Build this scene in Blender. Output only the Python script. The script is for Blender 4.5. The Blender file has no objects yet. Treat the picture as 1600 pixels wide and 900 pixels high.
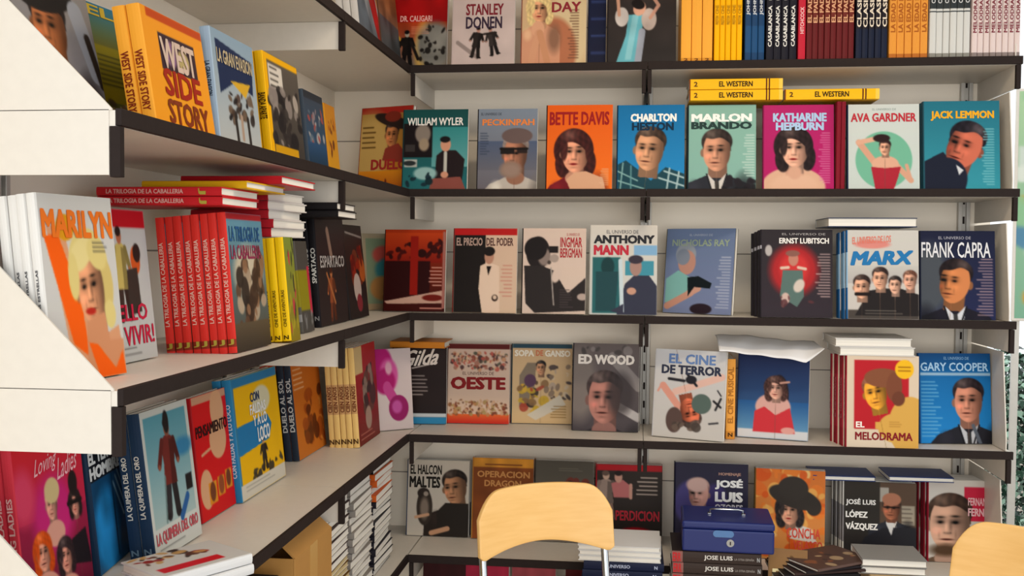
import bpy, math, random
import numpy as np
from mathutils import Matrix, Vector
C = bpy.context.scene.collection
PI = math.pi

# ------------------------------------------------------------------ camera
FPX, YAW, PIT, ROL = 1586.6, .1209, .0361, .007
EYE = np.array([.6552, -2.8943, 1.40])
FW = np.array([-math.sin(YAW)*math.cos(PIT), math.cos(YAW)*math.cos(PIT), -math.sin(PIT)])
RT = np.cross(FW, [0, 0, 1]); RT /= np.linalg.norm(RT); UP = np.cross(RT, FW)
R2 = RT*math.cos(ROL)+UP*math.sin(ROL); U2 = -RT*math.sin(ROL)+UP*math.cos(ROL)
cd = bpy.data.cameras.new('camera'); cam = bpy.data.objects.new('camera', cd); C.objects.link(cam)
cd.sensor_width = 36; cd.lens = FPX/1600*36; cd.clip_start = .05
cam.matrix_world = Matrix(((R2[0], U2[0], -FW[0], EYE[0]), (R2[1], U2[1], -FW[1], EYE[1]), (R2[2], U2[2], -FW[2], EYE[2]), (0, 0, 0, 1)))
bpy.context.scene.camera = cam

# ------------------------------------------------------------------ world, daylight, exposure
sc = bpy.context.scene
sc.view_settings.view_transform = 'Standard'; sc.view_settings.look = 'None'
sc.view_settings.exposure = 0.0; sc.view_settings.gamma = 1; sc.view_settings.use_curve_mapping = False
w = bpy.data.worlds.new('world'); sc.world = w; w.use_nodes = True
bg = w.node_tree.nodes['Background']; bg.inputs[0].default_value = (.93, .97, 1, 1); bg.inputs[1].default_value = 1.3
def area(name, loc, tgt, sx, sy, power, col):
    l = bpy.data.lights.new(name, 'AREA'); l.shape = 'RECTANGLE'; l.size = sx; l.size_y = sy; l.energy = power; l.color = col
    o = bpy.data.objects.new(name, l); C.objects.link(o); o.location = loc
    o.rotation_euler = (Vector(tgt)-Vector(loc)).to_track_quat('-Z', 'Y').to_euler()
    return o
area('daylight_opening', (.9, -7.2, 1.5), (.5, 0, 1.3), 5, 2.4, 140, (1, .95, .88))
area('warm_fill_light', (.95, -1.0, 2.36), (.95, -1.0, 0), .9, .16, 12, (1, .82, .6))  # added warm fill from an assumed lamp, brightens the back wall

# ------------------------------------------------------------------ projecting helpers (the fitted camera of the photo)
def pr(P):
    v = np.array(P, float)-EYE; d = v@FW
    return 800+FPX*(v@R2)/d, 450-FPX*(v@U2)/d
def un(u, v, ax, val):
    d = FW+R2*(u-800)/FPX+U2*(450-v)/FPX
    return EYE+d*(val-EYE[ax])/d[ax]
def solve(f, lo, hi):
    a = f(lo)
    for _ in range(50):
        m = (lo+hi)/2
        if (f(m) > 0) == (a > 0): lo = m
        else: hi = m
    return (lo+hi)/2
def ux(u, y, z): return solve(lambda x: pr((x, y, z))[0]-u, -2, 4)       # world x seen in pixel column u on the line y, z
def uy(u, x, z): return solve(lambda y: pr((x, y, z))[0]-u, -2.2, 2.5)   # world y on the line x, z
Z = {1: 1.932, 2: 1.576, 3: 1.217, 4: .861, 5: .505, 6: .2}
A0, BAY, DEP = .683, 1.0, .317

# ------------------------------------------------------------------ materials
def hexc(h): return np.array([int(h[i:i+2], 16)/255 for i in (0, 2, 4)])
def lin(c): return tuple(((x/12.92) if x <= .04045 else ((x+.055)/1.055)**2.4) for x in c)
mats = {}
ORDN = 'first second third fourth fifth sixth seventh eighth ninth tenth eleventh twelfth thirteenth fourteenth fifteenth sixteenth seventeenth eighteenth'.split()
def mat(name, h, rough=.5, metal=0, bump=0, scale=40, var=0, coat=0):
    if name in mats: return mats[name]
    m = bpy.data.materials.new(name); m.use_nodes = True; nt = m.node_tree; b = nt.nodes['Principled BSDF']
    c = lin(hexc(h)); b.inputs['Base Color'].default_value = (*c, 1)
    b.inputs['Roughness'].default_value = rough; b.inputs['Metallic'].default_value = metal
    if name == 'black_shelf_edge': b.inputs['Specular IOR Level'].default_value = .1
    if coat: b.inputs['Coat Weight'].default_value = coat
    tc = nt.nodes.new('ShaderNodeTexCoord'); n = nt.nodes.new('ShaderNodeTexNoise'); n.inputs['Scale'].default_value = scale
    nt.links.new(tc.outputs['Object'], n.inputs['Vector'])
    if var:
        mx = nt.nodes.new('ShaderNodeMix'); mx.data_type = 'RGBA'
        mx.inputs[6].default_value = (*[x*(1-var) for x in c], 1); mx.inputs[7].default_value = (*[min(1, x*(1+var*.6)) for x in c], 1)
        nt.links.new(n.outputs['Fac'], mx.inputs[0]); nt.links.new(mx.outputs[2], b.inputs['Base Color'])
    if bump:
        bp = nt.nodes.new('ShaderNodeBump'); bp.inputs['Strength'].default_value = bump; bp.inputs['Distance'].default_value = .002
        nt.links.new(n.outputs['Fac'], bp.inputs['Height']); nt.links.new(bp.outputs['Normal'], b.inputs['Normal'])
    mats[name] = m; return m
def ink(h):
    m = mat('ink_'+h, h, .5); m.node_tree.nodes['Principled BSDF'].inputs['Specular IOR Level'].default_value = .08; return m
def print_mat():
    m = bpy.data.materials.new('printed_cover'); m.use_nodes = True; nt = m.node_tree; b = nt.nodes['Principled BSDF']
    a = nt.nodes.new('ShaderNodeVertexColor'); a.layer_name = 'Col'; nt.links.new(a.outputs['Color'], b.inputs['Base Color'])
    b.inputs['Roughness'].default_value = .42; b.inputs['Specular IOR Level'].default_value = .08
    return m
PRINT = print_mat()
def page_mat(name, h):
    m = mat(name, h, .8); nt = m.node_tree; b = nt.nodes['Principled BSDF']
    tc = nt.nodes.new('ShaderNodeTexCoord'); mp = nt.nodes.new('ShaderNodeMapping'); mp.inputs['Scale'].default_value = (3, 900, 3)
    n = nt.nodes.new('ShaderNodeTexNoise'); n.inputs['Scale'].default_value = 1; n.inputs['Detail'].default_value = 1
    c = lin(hexc(h)); mx = nt.nodes.new('ShaderNodeMix'); mx.data_type = 'RGBA'
    mx.inputs[6].default_value = (*[x*.72 for x in c], 1); mx.inputs[7].default_value = (*[min(1, x*1.12) for x in c], 1)
    nt.links.new(tc.outputs['Object'], mp.inputs[0]); nt.links.new(mp.outputs[0], n.inputs['Vector'])
    nt.links.new(n.outputs['Fac'], mx.inputs[0]); nt.links.new(mx.outputs[2], b.inputs['Base Color'])
    return m
PAGES = page_mat('page_edges', 'e9e5dc')
M_SHELF = mat('shelf_laminate', 'd8d1c6', .42, bump=.05, scale=60, var=.05)
M_LIP = mat('black_shelf_edge', '2a2220', .65, bump=.1, scale=90, var=.15)
M_WALL = mat('wall_panel', 'faf0e0', .6, bump=.06, scale=5, var=.05)
M_POST = mat('upright_metal', 'b9b6b0', .4, metal=.25, bump=.05, var=.1)
M_CEIL = mat('ceiling_paint', 'ded9d0', .7, bump=.1, scale=8, var=.06)
M_FLOOR = mat('floor_boards', 'a89d8d', .7, bump=.3, scale=12, var=.25)
M_CHROME = mat('chrome_tube', 'c9cdd0', .16, metal=1, var=.03)

# ------------------------------------------------------------------ mesh helpers
class MB:
    def __init__(s): s.v = []; s.f = []
    def box(s, a, b):
        n = len(s.v); x0, y0, z0 = a; x1, y1, z1 = b
        s.v += [(x0, y0, z0), (x1, y0, z0), (x1, y1, z0), (x0, y1, z0), (x0, y0, z1), (x1, y0, z1), (x1, y1, z1), (x0, y1, z1)]
        s.f += [tuple(n+i for i in q) for q in ((0, 3, 2, 1), (4, 5, 6, 7), (0, 1, 5, 4), (1, 2, 6, 5), (2, 3, 7, 6), (3, 0, 4, 7))]
        return s
    def prism(s, pts, d):          # closed outline pts (3D) pushed along d
        n = len(s.v); k = len(pts); s.v += [tuple(p) for p in pts]+[tuple(np.array(p)+np.array(d)) for p in pts]
        s.f += [tuple(n+i for i in range(k))[::-1], tuple(n+k+i for i in range(k))]
        s.f += [(n+i, n+(i+1) % k, n+k+(i+1) % k, n+k+i) for i in range(k)]
        return s
    def tube(s, pts, r, seg=12, cap=True):
        P = [Vector(p) for p in pts]; n = len(s.v); up = None
        for i, p in enumerate(P):
            t = (P[min(i+1, len(P)-1)]-P[max(i-1, 0)]).normalized()
            if up is None:
                up = t.orthogonal().normalized()
            up = (up-t*up.dot(t)).normalized(); sd = t.cross(up)
            rr = r[i] if isinstance(r, (list, tuple)) else r
            for k in range(seg):
                a = 2*PI*k/seg; s.v.append(tuple(p+up*math.cos(a)*rr+sd*math.sin(a)*rr))
        for i in range(len(P)-1):
            for k in range(seg):
                a = n+i*seg+k; b = n+i*seg+(k+1) % seg
                s.f.append((a, b, b+seg, a+seg))
        if cap:
            s.f.append(tuple(n+k for k in range(seg))[::-1]); s.f.append(tuple(n+(len(P)-1)*seg+k for k in range(seg)))
        return s
    def build(s, name, m, parent=None, bevel=0, smooth=False):
        me = bpy.data.meshes.new(name); me.from_pydata([tuple(map(float, v)) for v in s.v], [], s.f); me.update()
        me.materials.append(m); o = bpy.data.objects.new(name, me); C.objects.link(o); o.parent = parent
        if smooth: me.polygons.foreach_set('use_smooth', [True]*len(me.polygons))
        if bevel:
            b = o.modifiers.new('bevel', 'BEVEL'); b.width = bevel; b.segments = 2; b.limit_method = 'ANGLE'
        return o
def thing(name, label, cat, loc=(0, 0, 0), group=None):
    o = bpy.data.objects.new(name, None); C.objects.link(o); o.location = loc; o.empty_display_size = .05
    o['label'] = label; o['category'] = cat
    if group: o['group'] = group
    return o
def struct(o): o['kind'] = 'structure'; return o

_tc = {}
def text_geo(s, bold, shear):
    k = (s, bold, shear)
    if k in _tc: return _tc[k]
    cu = bpy.data.curves.new('t', 'FONT'); cu.body = s; cu.size = 1;  cu.shear = shear; cu.resolution_u = 2
    ob = bpy.data.objects.new('t', cu); me = bpy.data.meshes.new_from_object(ob)
    v = np.array([p.co[:2] for p in me.vertices]); f = [tuple(p.vertices) for p in me.polygons]
    n0 = len(v); ly = np.zeros(n0)
    if bold > .01:
        q = min(bold, .06)*.95; offs = [(-q, 0), (q, 0), (0, q*.7), (0, -q*.7), (-q*.8, q*.6), (q*.8, q*.6), (-q*.8, -q*.6), (q*.8, -q*.6)]
        f = f+[tuple(i+n0*(k_+1) for i in p) for k_ in range(8) for p in f]; v = np.concatenate([v]+[v+np.array(o) for o in offs]); ly = np.repeat(np.arange(9.), n0)
    mn, mx = v.min(0), v.max(0); v = (v-mn)/(mx-mn)
    bpy.data.objects.remove(ob); bpy.data.meshes.remove(me); bpy.data.curves.remove(cu)
    _tc[k] = (v, f, ly); return v, f, ly
def lettering(name, s, org, ax, ay, m, parent, bold=.03, shear=0, label=None):
    """text filling the rectangle org, org+ax, org+ay"""
    v, f, ly = text_geo(s, bold, shear); nn = np.cross(ax, ay); nn = nn/np.linalg.norm(nn)
    P = np.array(org)+v[:, :1]*np.array(ax)+v[:, 1:]*np.array(ay)+ly[:, None]*.00006*nn
    me = bpy.data.meshes.new(name); me.from_pydata([tuple(map(float, p)) for p in P], [], f); me.materials.append(m)
    o = bpy.data.objects.new(name, me); C.objects.link(o); o.parent = parent
    if label: o['label'] = label
    return o

# ------------------------------------------------------------------ printed cover artwork, rasterised into a vertex colour grid
class Art:
    def __init__(s, nx, ny):
        s.x, s.y = np.meshgrid(np.linspace(0, 1, nx), np.linspace(0, 1.25, ny)); s.c = np.zeros((ny, nx, 3)); s.px = 1/nx
    def mix(s, m, col): s.c = s.c*(1-m[..., None])+np.asarray(col)*m[..., None]
    def ell(s, cx, cy, rx, ry, col, soft=.012, ang=0, op=1):
        a = math.radians(ang); dx = s.x-cx; dy = s.y-cy
        X = (dx*math.cos(a)+dy*math.sin(a))/rx; Y = (-dx*math.sin(a)+dy*math.cos(a))/ry
        s.mix(np.clip((1-np.sqrt(X*X+Y*Y))*min(rx, ry)/soft+.5, 0, 1)*op, col)
    def poly(s, pts, col, op=1):
        m = np.zeros_like(s.x)
        for ox, oy in ((-.3, -.1), (.1, -.3), (.3, .1), (-.1, .3)):
            X = s.x+ox*s.px; Y = s.y+oy*s.px; ins = np.zeros(X.shape, bool); j = len(pts)-1
            for i in range(len(pts)):
                xi, yi = pts[i]; xj, yj = pts[j]
                if yi != yj: ins ^= ((yi > Y) != (yj > Y)) & (X < (xj-xi)*(Y-yi)/(yj-yi)+xi)
                j = i
            m += ins*.25
        s.mix(m*op, col)
    def seg(s, x0, y0, x1, y1, w, col, soft=.01):
        dx, dy = x1-x0, y1-y0; t = np.clip(((s.x-x0)*dx+(s.y-y0)*dy)/(dx*dx+dy*dy+1e-9), 0, 1)
        d = np.hypot(s.x-x0-t*dx, s.y-y0-t*dy); s.mix(np.clip((w/2-d)/soft+.5, 0, 1), col)
    def face(s, cx, cy, r, skin='e0b090', hair='2a2020', st='m', suit=None, ang=0, shirt=None, bottom=1.3, turn=.25, side=1):
        """a generic printed portrait: hair, neck, clothes, modelled face"""
        sk = hexc(skin); hr = hexc(hair); a = math.radians(ang); w = st == 'f'; ca, sa = math.cos(a), math.sin(a)
        dx, dy = (s.x-cx)/r, (s.y-cy)/r; U = dx*ca+dy*sa; V = -dx*sa+dy*ca; px = max(s.px/r, .02)
        G = lambda u, v, su, sv: np.exp(-((U-u)/su)**2-((V-v)/sv)**2)
        cl = lambda q: np.clip(q, 0, 1)
        M = lambda d: cl(d/(px*1.4)+.5)
        el = lambda u, v, ru, rv: M((1-np.hypot((U-u)/ru, (V-v)/rv))*min(ru, rv))
        strand = .5+.5*np.sin(U*17+np.sin(V*5)*2.4)*np.sin(V*9+U*6)
        hcol = hr[None, None]*(.9+.2*strand[..., None]+.3*(hr.max() < .4)*(strand[..., None]-.5))+.22*G(-.3*side, -.85, .35, .28)[..., None]*np.array([1, .92, .85])
        back = el(0, -.22, .86, .9) if w else np.maximum(el(0, -.45, .77, .66), M(.7-np.abs(U))*(V > -.5)*(V < .0))
        if w:
            for q in (el(-.1, -.1, 1.02, 1.08), el(-.62, .55, .42, .72), el(.64, .5, .4, .7)): back = np.maximum(back, q)
        s.c = s.c*(1-back[..., None])+hcol*back[..., None]
        if suit is not None:
            sc_ = hexc(suit); k = 1.9 if not w else 1.6
            s.poly([(cx-k*r, bottom), (cx-k*r*.98, cy+2*r), (cx-k*r*.8, cy+1.62*r), (cx-.5*r, cy+1.2*r), (cx+.5*r, cy+1.2*r), (cx+k*r*.8, cy+1.6*r), (cx+k*r*.98, cy+2*r), (cx+k*r, bottom)], sc_)
            s.ell(cx+k*r*.7*side, cy+2.2*r, .5*r, 1.0*r, sc_*.6, .4*r, 0, .8); s.ell(cx-k*r*.6*side, cy+1.9*r, .3*r, .4*r, np.minimum(sc_*1.35, 1), .3*r, 0, .6)
        nk = M((.38 if w else .47)-np.abs(U-.04))*(V > .2)*(V < 1.35)
        ncol = sk*.68*(1-.25*cl(U*side))[..., None]; s.c = s.c*(1-nk[..., None])+ncol*nk[..., None]
        if suit is not None:
            if shirt:
                sh = hexc(shirt); s.poly([(cx-.5*r, cy+1.1*r), (cx-.1*r, cy+1.5*r), (cx+.05*r, cy+1.55*r), (cx+.5*r, cy+1.08*r), (cx+.3*r, cy+2.3*r), (cx+.02*r, cy+2.7*r)], sh)
                s.poly([(cx-.1*r, cy+1.5*r), (cx+.1*r, cy+1.5*r), (cx+.15*r, cy+2.4*r), (cx+.02*r, cy+2.7*r), (cx-.06*r, cy+2.2*r)], sh*.25)
                s.seg(cx-.5*r, cy+1.15*r, cx-.05*r, cy+2.6*r, .08*r, sc_*.6, .03*r); s.seg(cx+.5*r, cy+1.15*r, cx+.05*r, cy+2.6*r, .08*r, sc_*.6, .03*r)
            else: s.ell(cx, cy+1.28*r, .52*r, .36*r, sk*.86, .03*r)
        # face
        e1 = el(.7*(1 if turn < 0 else -1), .1, .12, .2); s.c = s.c*(1-e1[..., None])+(sk*.72)*e1[..., None]
        hw = np.where(V < 0, .67*np.sqrt(cl(1-(V/1.02)**2)), .67*cl(1-(np.abs(V)/1.02)**2.5)**.62)
        t = turn*side*-1; fm = M(np.minimum(hw-np.abs(U-t*.1*cl(V)), 1))
        hl = -.64+.3*(U+.2*side)**2-.05*np.sin(U*7) if not w else -.5+.75*(U+.25)**2
        fm = fm*M(V-hl)
        sh = 1.06-.52*cl((U*side-.0-t*side*.2)/.62)**1.2
        c0 = t*.38
        for e in (-1, 1):
            eu = c0+e*(.27-.05*(e*t > 0)); sh = sh-.4*G(eu, -.08, .19, .12)
            sh = sh-.75*G(eu, -.24-.02*e*side, .15, .04)-.05*G(eu, .12, .16, .05)
            sh = sh-.85*G(eu, -.03, .1, .05)+.16*G(eu-.05*e, -.02, .03, .03)
        sh = sh-.3*G(c0+.12*side, .12, .06, .22)+.14*G(c0-.03*side, .12, .05, .2)-.38*G(c0+.02, .36, .12, .045)-.25*G(c0-.09, .345, .03, .025)-.25*G(c0+.12, .345, .03, .025)
        sh = sh-.2*G(c0, .75, .16, .05)+.1*G(c0, .87, .13, .06)+.1*G(c0-.34*side, .25, .16, .14)-.14*cl(np.abs(V-.2)-.75)*4
        sh = sh-.14*G(c0-.27, .42, .04, .14)-.14*G(c0+.29, .42, .04, .14)+.08*G(c0-.1*side, -.42, .25, .12)
        fc = sk[None, None]*sh[..., None]; fc = fc*np.array([1, .97, .95])+.05*G(c0-.34, .28, .15, .12)[..., None]*np.array([1, .1, .1])*2
        lipc = hexc('a82428') if w else sk*np.array([.62, .4, .38]); lm = cl(1.6*G(c0-.01, .585, .2 if w else .22, .065 if w else .045)-.3)
        fc = fc*(1-lm[..., None])+lipc*lm[..., None]; ln = .9*G(c0, .585, .22, .022); fc = fc*(1-ln[..., None]*.8)
        s.c = s.c*(1-fm[..., None])+np.clip(fc, .02, 1)*fm[..., None]
        hb = M(hl+.1-V)*M(V-hl+.12)*fm*0
        if w:
            q = el(-.6, -.2, .2, .62)*.95; s.c = s.c*(1-q[..., None])+hcol*q[..., None]
            q = el(.64, -.15, .15, .6)*.95; s.c = s.c*(1-q[..., None])+hcol*q[..., None]
    def fig(s, cx, cy, h, cols, ang=0):       # small standing figure: head, torso, legs, arms
        a = math.radians(ang); sk, top, leg = [hexc(c) for c in cols]
        def P(u, v): return cx+h*(u*math.cos(a)-v*math.sin(a)), cy+h*(u*math.sin(a)+v*math.cos(a))
        s.seg(*P(-.05, .5), *P(-.1, .96), .13*h, leg); s.seg(*P(.05, .5), *P(.12, .95), .13*h, leg*.8); s.seg(*P(-.1, .97), *P(-.17, .98), .05*h, leg*.6); s.seg(*P(.12, .96), *P(.2, .98), .05*h, leg*.6)
        s.poly([P(-.17, .22), P(-.07, .16), P(.07, .16), P(.17, .22), P(.13, .45), P(.16, .66), P(-.16, .66), P(-.13, .45)], top); s.poly([P(.03, .2), P(.17, .22), P(.13, .45), P(.16, .66), P(.02, .66)], top*.7)
        s.seg(*P(-.14, .22), *P(-.24, .45), .09*h, top*.85); s.seg(*P(.14, .22), *P(.22, .42), .09*h, top*.65); s.ell(*P(-.24, .47), .03*h, .03*h, sk); s.ell(*P(.22, .44), .03*h, .03*h, sk)
        s.ell(*P(0, .08), .07*h, .09*h, sk); s.ell(*P(-.01, .03), .075*h, .055*h, leg*.6)
    def crowd(s, x0, y0, x1, y1, n, size, pal, seed=1):
        rg = random.Random(seed); pal = pal.split()
        for _ in range(n):
            x = rg.uniform(x0, x1); y = rg.uniform(y0, y1); k = size*rg.uniform(.5, 1.3)
            s.ell(x, y, k*rg.uniform(.4, 1), k*rg.uniform(.3, 1), hexc(rg.choice(pal)), .012, rg.uniform(0, 180), .9)
    def lines(s, x0, y0, x1, y1, n, col, al='l', seed=3):
        rg = random.Random(seed)
        for i in range(n):
            y = y0+(y1-y0)*i/max(1, n-1); k = rg.uniform(.55, 1)*(x1-x0); a, b = (x0, x0+k) if al == 'l' else (x1-k, x1)
            s.seg(a, y, b, y, .35*(y1-y0)/n, hexc(col), .014)
    def noise(s, amp, seed=5, n=7):
        rg = np.random.RandomState(seed); g = rg.rand(n+1, n+1)
        u = np.clip(s.x, 0, .999)*n; v = np.clip(s.y/1.25, 0, .999)*n; i = u.astype(int); j = v.astype(int); u -= i; v -= j
        m = g[j, i]*(1-u)*(1-v)+g[j, i+1]*u*(1-v)+g[j+1, i]*(1-u)*v+g[j+1, i+1]*u*v
        s.c *= (1+amp*(m-.5)*2)[..., None]
    def run(s, ops):
        for o in ops:
            k, a = o[0], o[1:]
            if k == 'g':
                t = (s.y/1.25)[..., None]; s.c = hexc(a[0])*(1-t)+hexc(a[1])*t
            elif k == 'r': s.poly([(a[0], a[1]), (a[2], a[1]), (a[2], a[3]), (a[0], a[3])], hexc(a[4]))
            elif k == 'v':     # vertical gradient inside a rectangle
                x0, y0, x1, y1, c0, c1 = a; m = (s.x >= x0) & (s.x <= x1) & (s.y >= y0) & (s.y <= y1); t = np.clip((s.y-y0)/(y1-y0), 0, 1)[..., None]
                s.c = np.where(m[..., None], hexc(c0)*(1-t)+hexc(c1)*t, s.c)
            elif k == 'e': s.ell(a[0], a[1], a[2], a[3], hexc(a[4]), *(a[5:]))
            elif k == 'p': s.poly([(a[1][i], a[1][i+1]) for i in range(0, len(a[1]), 2)], hexc(a[0]))
            elif k == 's': s.seg(*a[:5], hexc(a[5]))
            elif k == 'f': s.face(*a[:3], **(a[3] if len(a) > 3 else {}))
            elif k == 'b': s.fig(*a)
            elif k == 'k': s.crowd(*a)
            elif k == 't': s.lines(*a)
            elif k == 'n': s.noise(*a)
        p = np.pad(s.c, ((1, 1), (1, 1), (0, 0)), 'edge'); q = (p[1:-1, :-2]+p[1:-1, 2:]+p[:-2, 1:-1]+p[2:, 1:-1])/4; s.c = (.7*s.c+.3*q)*np.array([.925, .915, .905]); m_ = s.c.mean(-1, keepdims=True); s.c = m_+(s.c-m_)*1.12
        return np.clip(s.c, 0, 1)

# ------------------------------------------------------------------ the book builder
BT = .0025
def cover_mesh(W, H, T, art, base, spine, bands, res=.0021, BT=BT):
    V, F, K = [], [], []; bc = hexc(base); sp = hexc(spine)
    def add(vs, fs, cs):
        n = len(V); V.extend(vs); F.extend(tuple(n+i for i in f) for f in fs); K.extend(cs)
    # case: C-shaped outline pushed up
    out = [(W, 0), (.003, 0), (0, .001), (-.0008, T*.25), (-.0012, T/2), (-.0008, T*.75), (0, T-.001), (.003, T), (W, T)]
    inn = [(W, BT), (.003, BT), (.0025, BT), (.0018, T*.25), (.0015, T/2), (.0018, T*.75), (.0025, T-BT), (.003, T-BT), (W, T-BT)]
    k = len(out); lv = [0]; lc = []
    zb = sorted({0., 1.}|{b for bb in bands for b in bb[:2]})
    def bandcol(z):
        for z0, z1, c in bands:
            if z0 <= z <= z1: return hexc(c)
        return sp
    for i in range(k-1):
        for a, b in zip(zb[:-1], zb[1:]):
            c = bandcol((a+b)/2) if 1 <= i <= 6 else bc
            (x0, y0), (x1, y1) = out[i], out[i+1]
            if i == 0 and art is not None: continue
            add([(x0, y0, a*H), (x1, y1, a*H), (x1, y1, b*H), (x0, y0, b*H)], [(3, 2, 1, 0)], [c]*4)
        (x0, y0), (x1, y1) = inn[i], inn[i+1]
        add([(x0, y0, 0), (x1, y1, 0), (x1, y1, H), (x0, y0, H)], [(0, 1, 2, 3)], [hexc('dcd8d0')]*4)
        for z, q in ((0, (0, 1, 2, 3)), (H, (3, 2, 1, 0))):
            add([(*out[i], z), (*out[i+1], z), (*inn[i+1], z), (*inn[i], z)], [q], [bc if i in (0, 7) else sp]*4)
    for a, b in ((0, BT), (T-BT, T)):
        add([(W, a, 0), (W, b, 0), (W, b, H), (W, a, H)], [(0, 1, 2, 3)], [bc*.9]*4)
    if art is not None:
        nx = max(8, int(W/res)); ny = max(8, int(H/res)); im = Art(nx, ny).run(art); x0 = .003
        xs = x0+(W-x0)*np.linspace(0, 1, nx); zs = H*(1-np.linspace(0, 1, ny))
        vs = [(x, 0., z) for z in zs for x in xs]
        fs = [(j*nx+i, (j+1)*nx+i, (j+1)*nx+i+1, j*nx+i+1) for j in range(ny-1) for i in range(nx-1)]
        add(vs, fs, list(im.reshape(-1, 3)))
    me = bpy.data.meshes.new('cover'); me.from_pydata([tuple(map(float, v)) for v in V], [], F)
    at = me.color_attributes.new('Col', 'BYTE_COLOR', 'POINT')
    at.data.foreach_set('color_srgb', np.c_[np.array(K), np.ones(len(K))].astype('f').ravel())
    me.materials.append(PRINT); return me

def make_book(label, W, H, T, art, titles=(), base='808080', spine=None, bands=(), stext=(), group=None, pages=None, category='book', name='book', bt=BT):
    r = thing(name, label, category, group=group); spine = spine or base
    c = bpy.data.objects.new('cover', cover_mesh(W, H, T, art, base, spine, bands, BT=bt)); C.objects.link(c); c.parent = r
    m = MB(); m.box((.003, bt, .0025), (W-.0035, T-bt, H-.0025)); m.build('pages', pages or PAGES, r)
    for t in titles:       # (text, x0, y0, x1, y1, colour [, bold, shear])  in cover units, y down, 1.25 = bottom
        s, x0, y0, x1, y1, col = t[:6]; bold = t[6]*1.3 if len(t) > 6 else .035; sh = t[7] if len(t) > 7 else 0
        skew = t[8] if len(t) > 8 else 0
        lettering('title_lettering', s, (x0*W, -.0006, H*(1-y1/1.25)), ((x1-x0)*W, 0, skew*W), (0, 0, H*(y1-y0)/1.25), ink(col), r, bold, sh)
    for t in stext:        # (text, z0, z1 (fractions of height), colour, 'up'|'down', fraction of thickness)
        s, z0, z1, col, d, fr = t; q = T*fr; o = (T-q)/2; x = -.0018
        if d == 'up': lettering('spine_lettering', s, (x, o, z0*H), (0, 0, (z1-z0)*H), (0, q, 0), ink(col), r)
        elif d == 'down': lettering('spine_lettering', s, (x, T-o, z1*H), (0, 0, -(z1-z0)*H), (0, -q, 0), ink(col), r)
        else: lettering('spine_lettering', s, (x, T-o, z0*H), (0, -q, 0), (0, 0, (z1-z0)*H), ink(col), r)
    return r
def dup(root, mtx, label, group=None, skip=('title_lettering',)):
    r = root.copy(); C.objects.link(r); r.matrix_world = mtx; r['label'] = label
    if group: r['group'] = group
    elif 'group' in r: del r['group']
    for ch in list(root.children):
        if ch.name.split('.')[0] in skip: continue
        c = ch.copy(); C.objects.link(c); c.parent = r
    return r
def stand(loc, yaw, tilt=6, side=0, T=.018):
    """matrix of a book standing at loc (front bottom left corner), leaning back by tilt degrees"""
    t = math.radians(tilt); dz = T*math.sin(t)+.0008
    return Matrix.Translation((loc[0], loc[1], loc[2]+dz)) @ Matrix.Rotation(yaw, 4, 'Z') @ Matrix.Rotation(-t, 4, 'X') @ Matrix.Rotation(math.radians(side), 4, 'Y')
def lay(cx, cy, z, ang, W, H, T, face='spine', up='front'):
    """lying book centred at cx, cy resting on z; the side named by face looks along -y (then turned by ang degrees)"""
    # columns: images of book X, Y, Z
    if face == 'spine': X = (0, 1, 0)
    elif face == 'fore': X = (0, -1, 0)
    elif face == 'head': X = None
    Y = (0, 0, -1) if up == 'front' else (0, 0, 1)
    if X is None: X = (1, 0, 0)
    X = Vector(X); Y = Vector(Y); Zv = X.cross(Y)
    M = Matrix((( X.x, Y.x, Zv.x, 0), (X.y, Y.y, Zv.y, 0), (X.z, Y.z, Zv.z, 0), (0, 0, 0, 1)))
    ctr = M @ Vector((W/2, 0, H/2)); zoff = T if up == 'front' else 0
    return Matrix.Translation((cx, cy, z+zoff)) @ Matrix.Rotation(math.radians(ang), 4, 'Z') @ Matrix.Translation((-ctr.x, -ctr.y, 0)) @ M
BOOKS = []
def place(pos, label, short, art, titles=(), n=0, T=.018, tilt=6, H=None, copies=None, fan=0, **kw):
    """pos: ('Z', shelf, (ul,vl), (ur,vr), vtop) | ('Y', shelf, ul, ur, vtop, y0) | ('X', shelf, ul, ur, vtop, x0)"""
    k, sh = pos[:2]; z = Z[sh]
    if k == 'W': a = np.array([*pos[2], z]); b = np.array([*pos[3], z]); vt = pos[4]
    elif k == 'Z':
        a = un(*pos[2], 2, z); b = un(*pos[3], 2, z); vt = pos[4]; ul = pos[2][0]
    elif k == 'Y':
        a = np.array([ux(pos[2], pos[5], z), pos[5], z]); b = np.array([ux(pos[3], pos[5], z), pos[5], z]); vt = pos[4]
    else:
        a = np.array([pos[5], uy(pos[2], pos[5], z), z]); b = np.array([pos[5], uy(pos[3], pos[5], z), z]); vt = pos[4]
    d = b-a; W = float(np.hypot(d[0], d[1])); yaw = math.atan2(d[1], d[0])
    if H is None:
        bk = np.array([-math.sin(yaw), math.cos(yaw), 0]); t = math.radians(tilt)
        H = solve(lambda h: pr(a+bk*h*math.sin(t)+np.array([0, 0, h*math.cos(t)]))[1]-vt, .05, .5)
    BOOKS.append((short, round(W, 3), round(H, 3), round(math.degrees(yaw)), [round(float(q), 3) for q in a]))
    r = make_book(label, W, H, T, art, titles, **kw); r.matrix_world = M0 = stand(a, yaw, tilt, 0, T)
    for i in range(n):
        cl = copies or f'copy of the {short} book'
        dup(r, M0 @ Matrix.Translation((0.0015*((i % 2)*2-1)-fan*(i+1), (i+1)*(T+.0006), 0)), cl+(', right behind it' if n == 1 else f', {ORDN[i]} behind the front one'),
            group=(f'copies behind the {short} book' if n > 1 else None))
    return r
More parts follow.
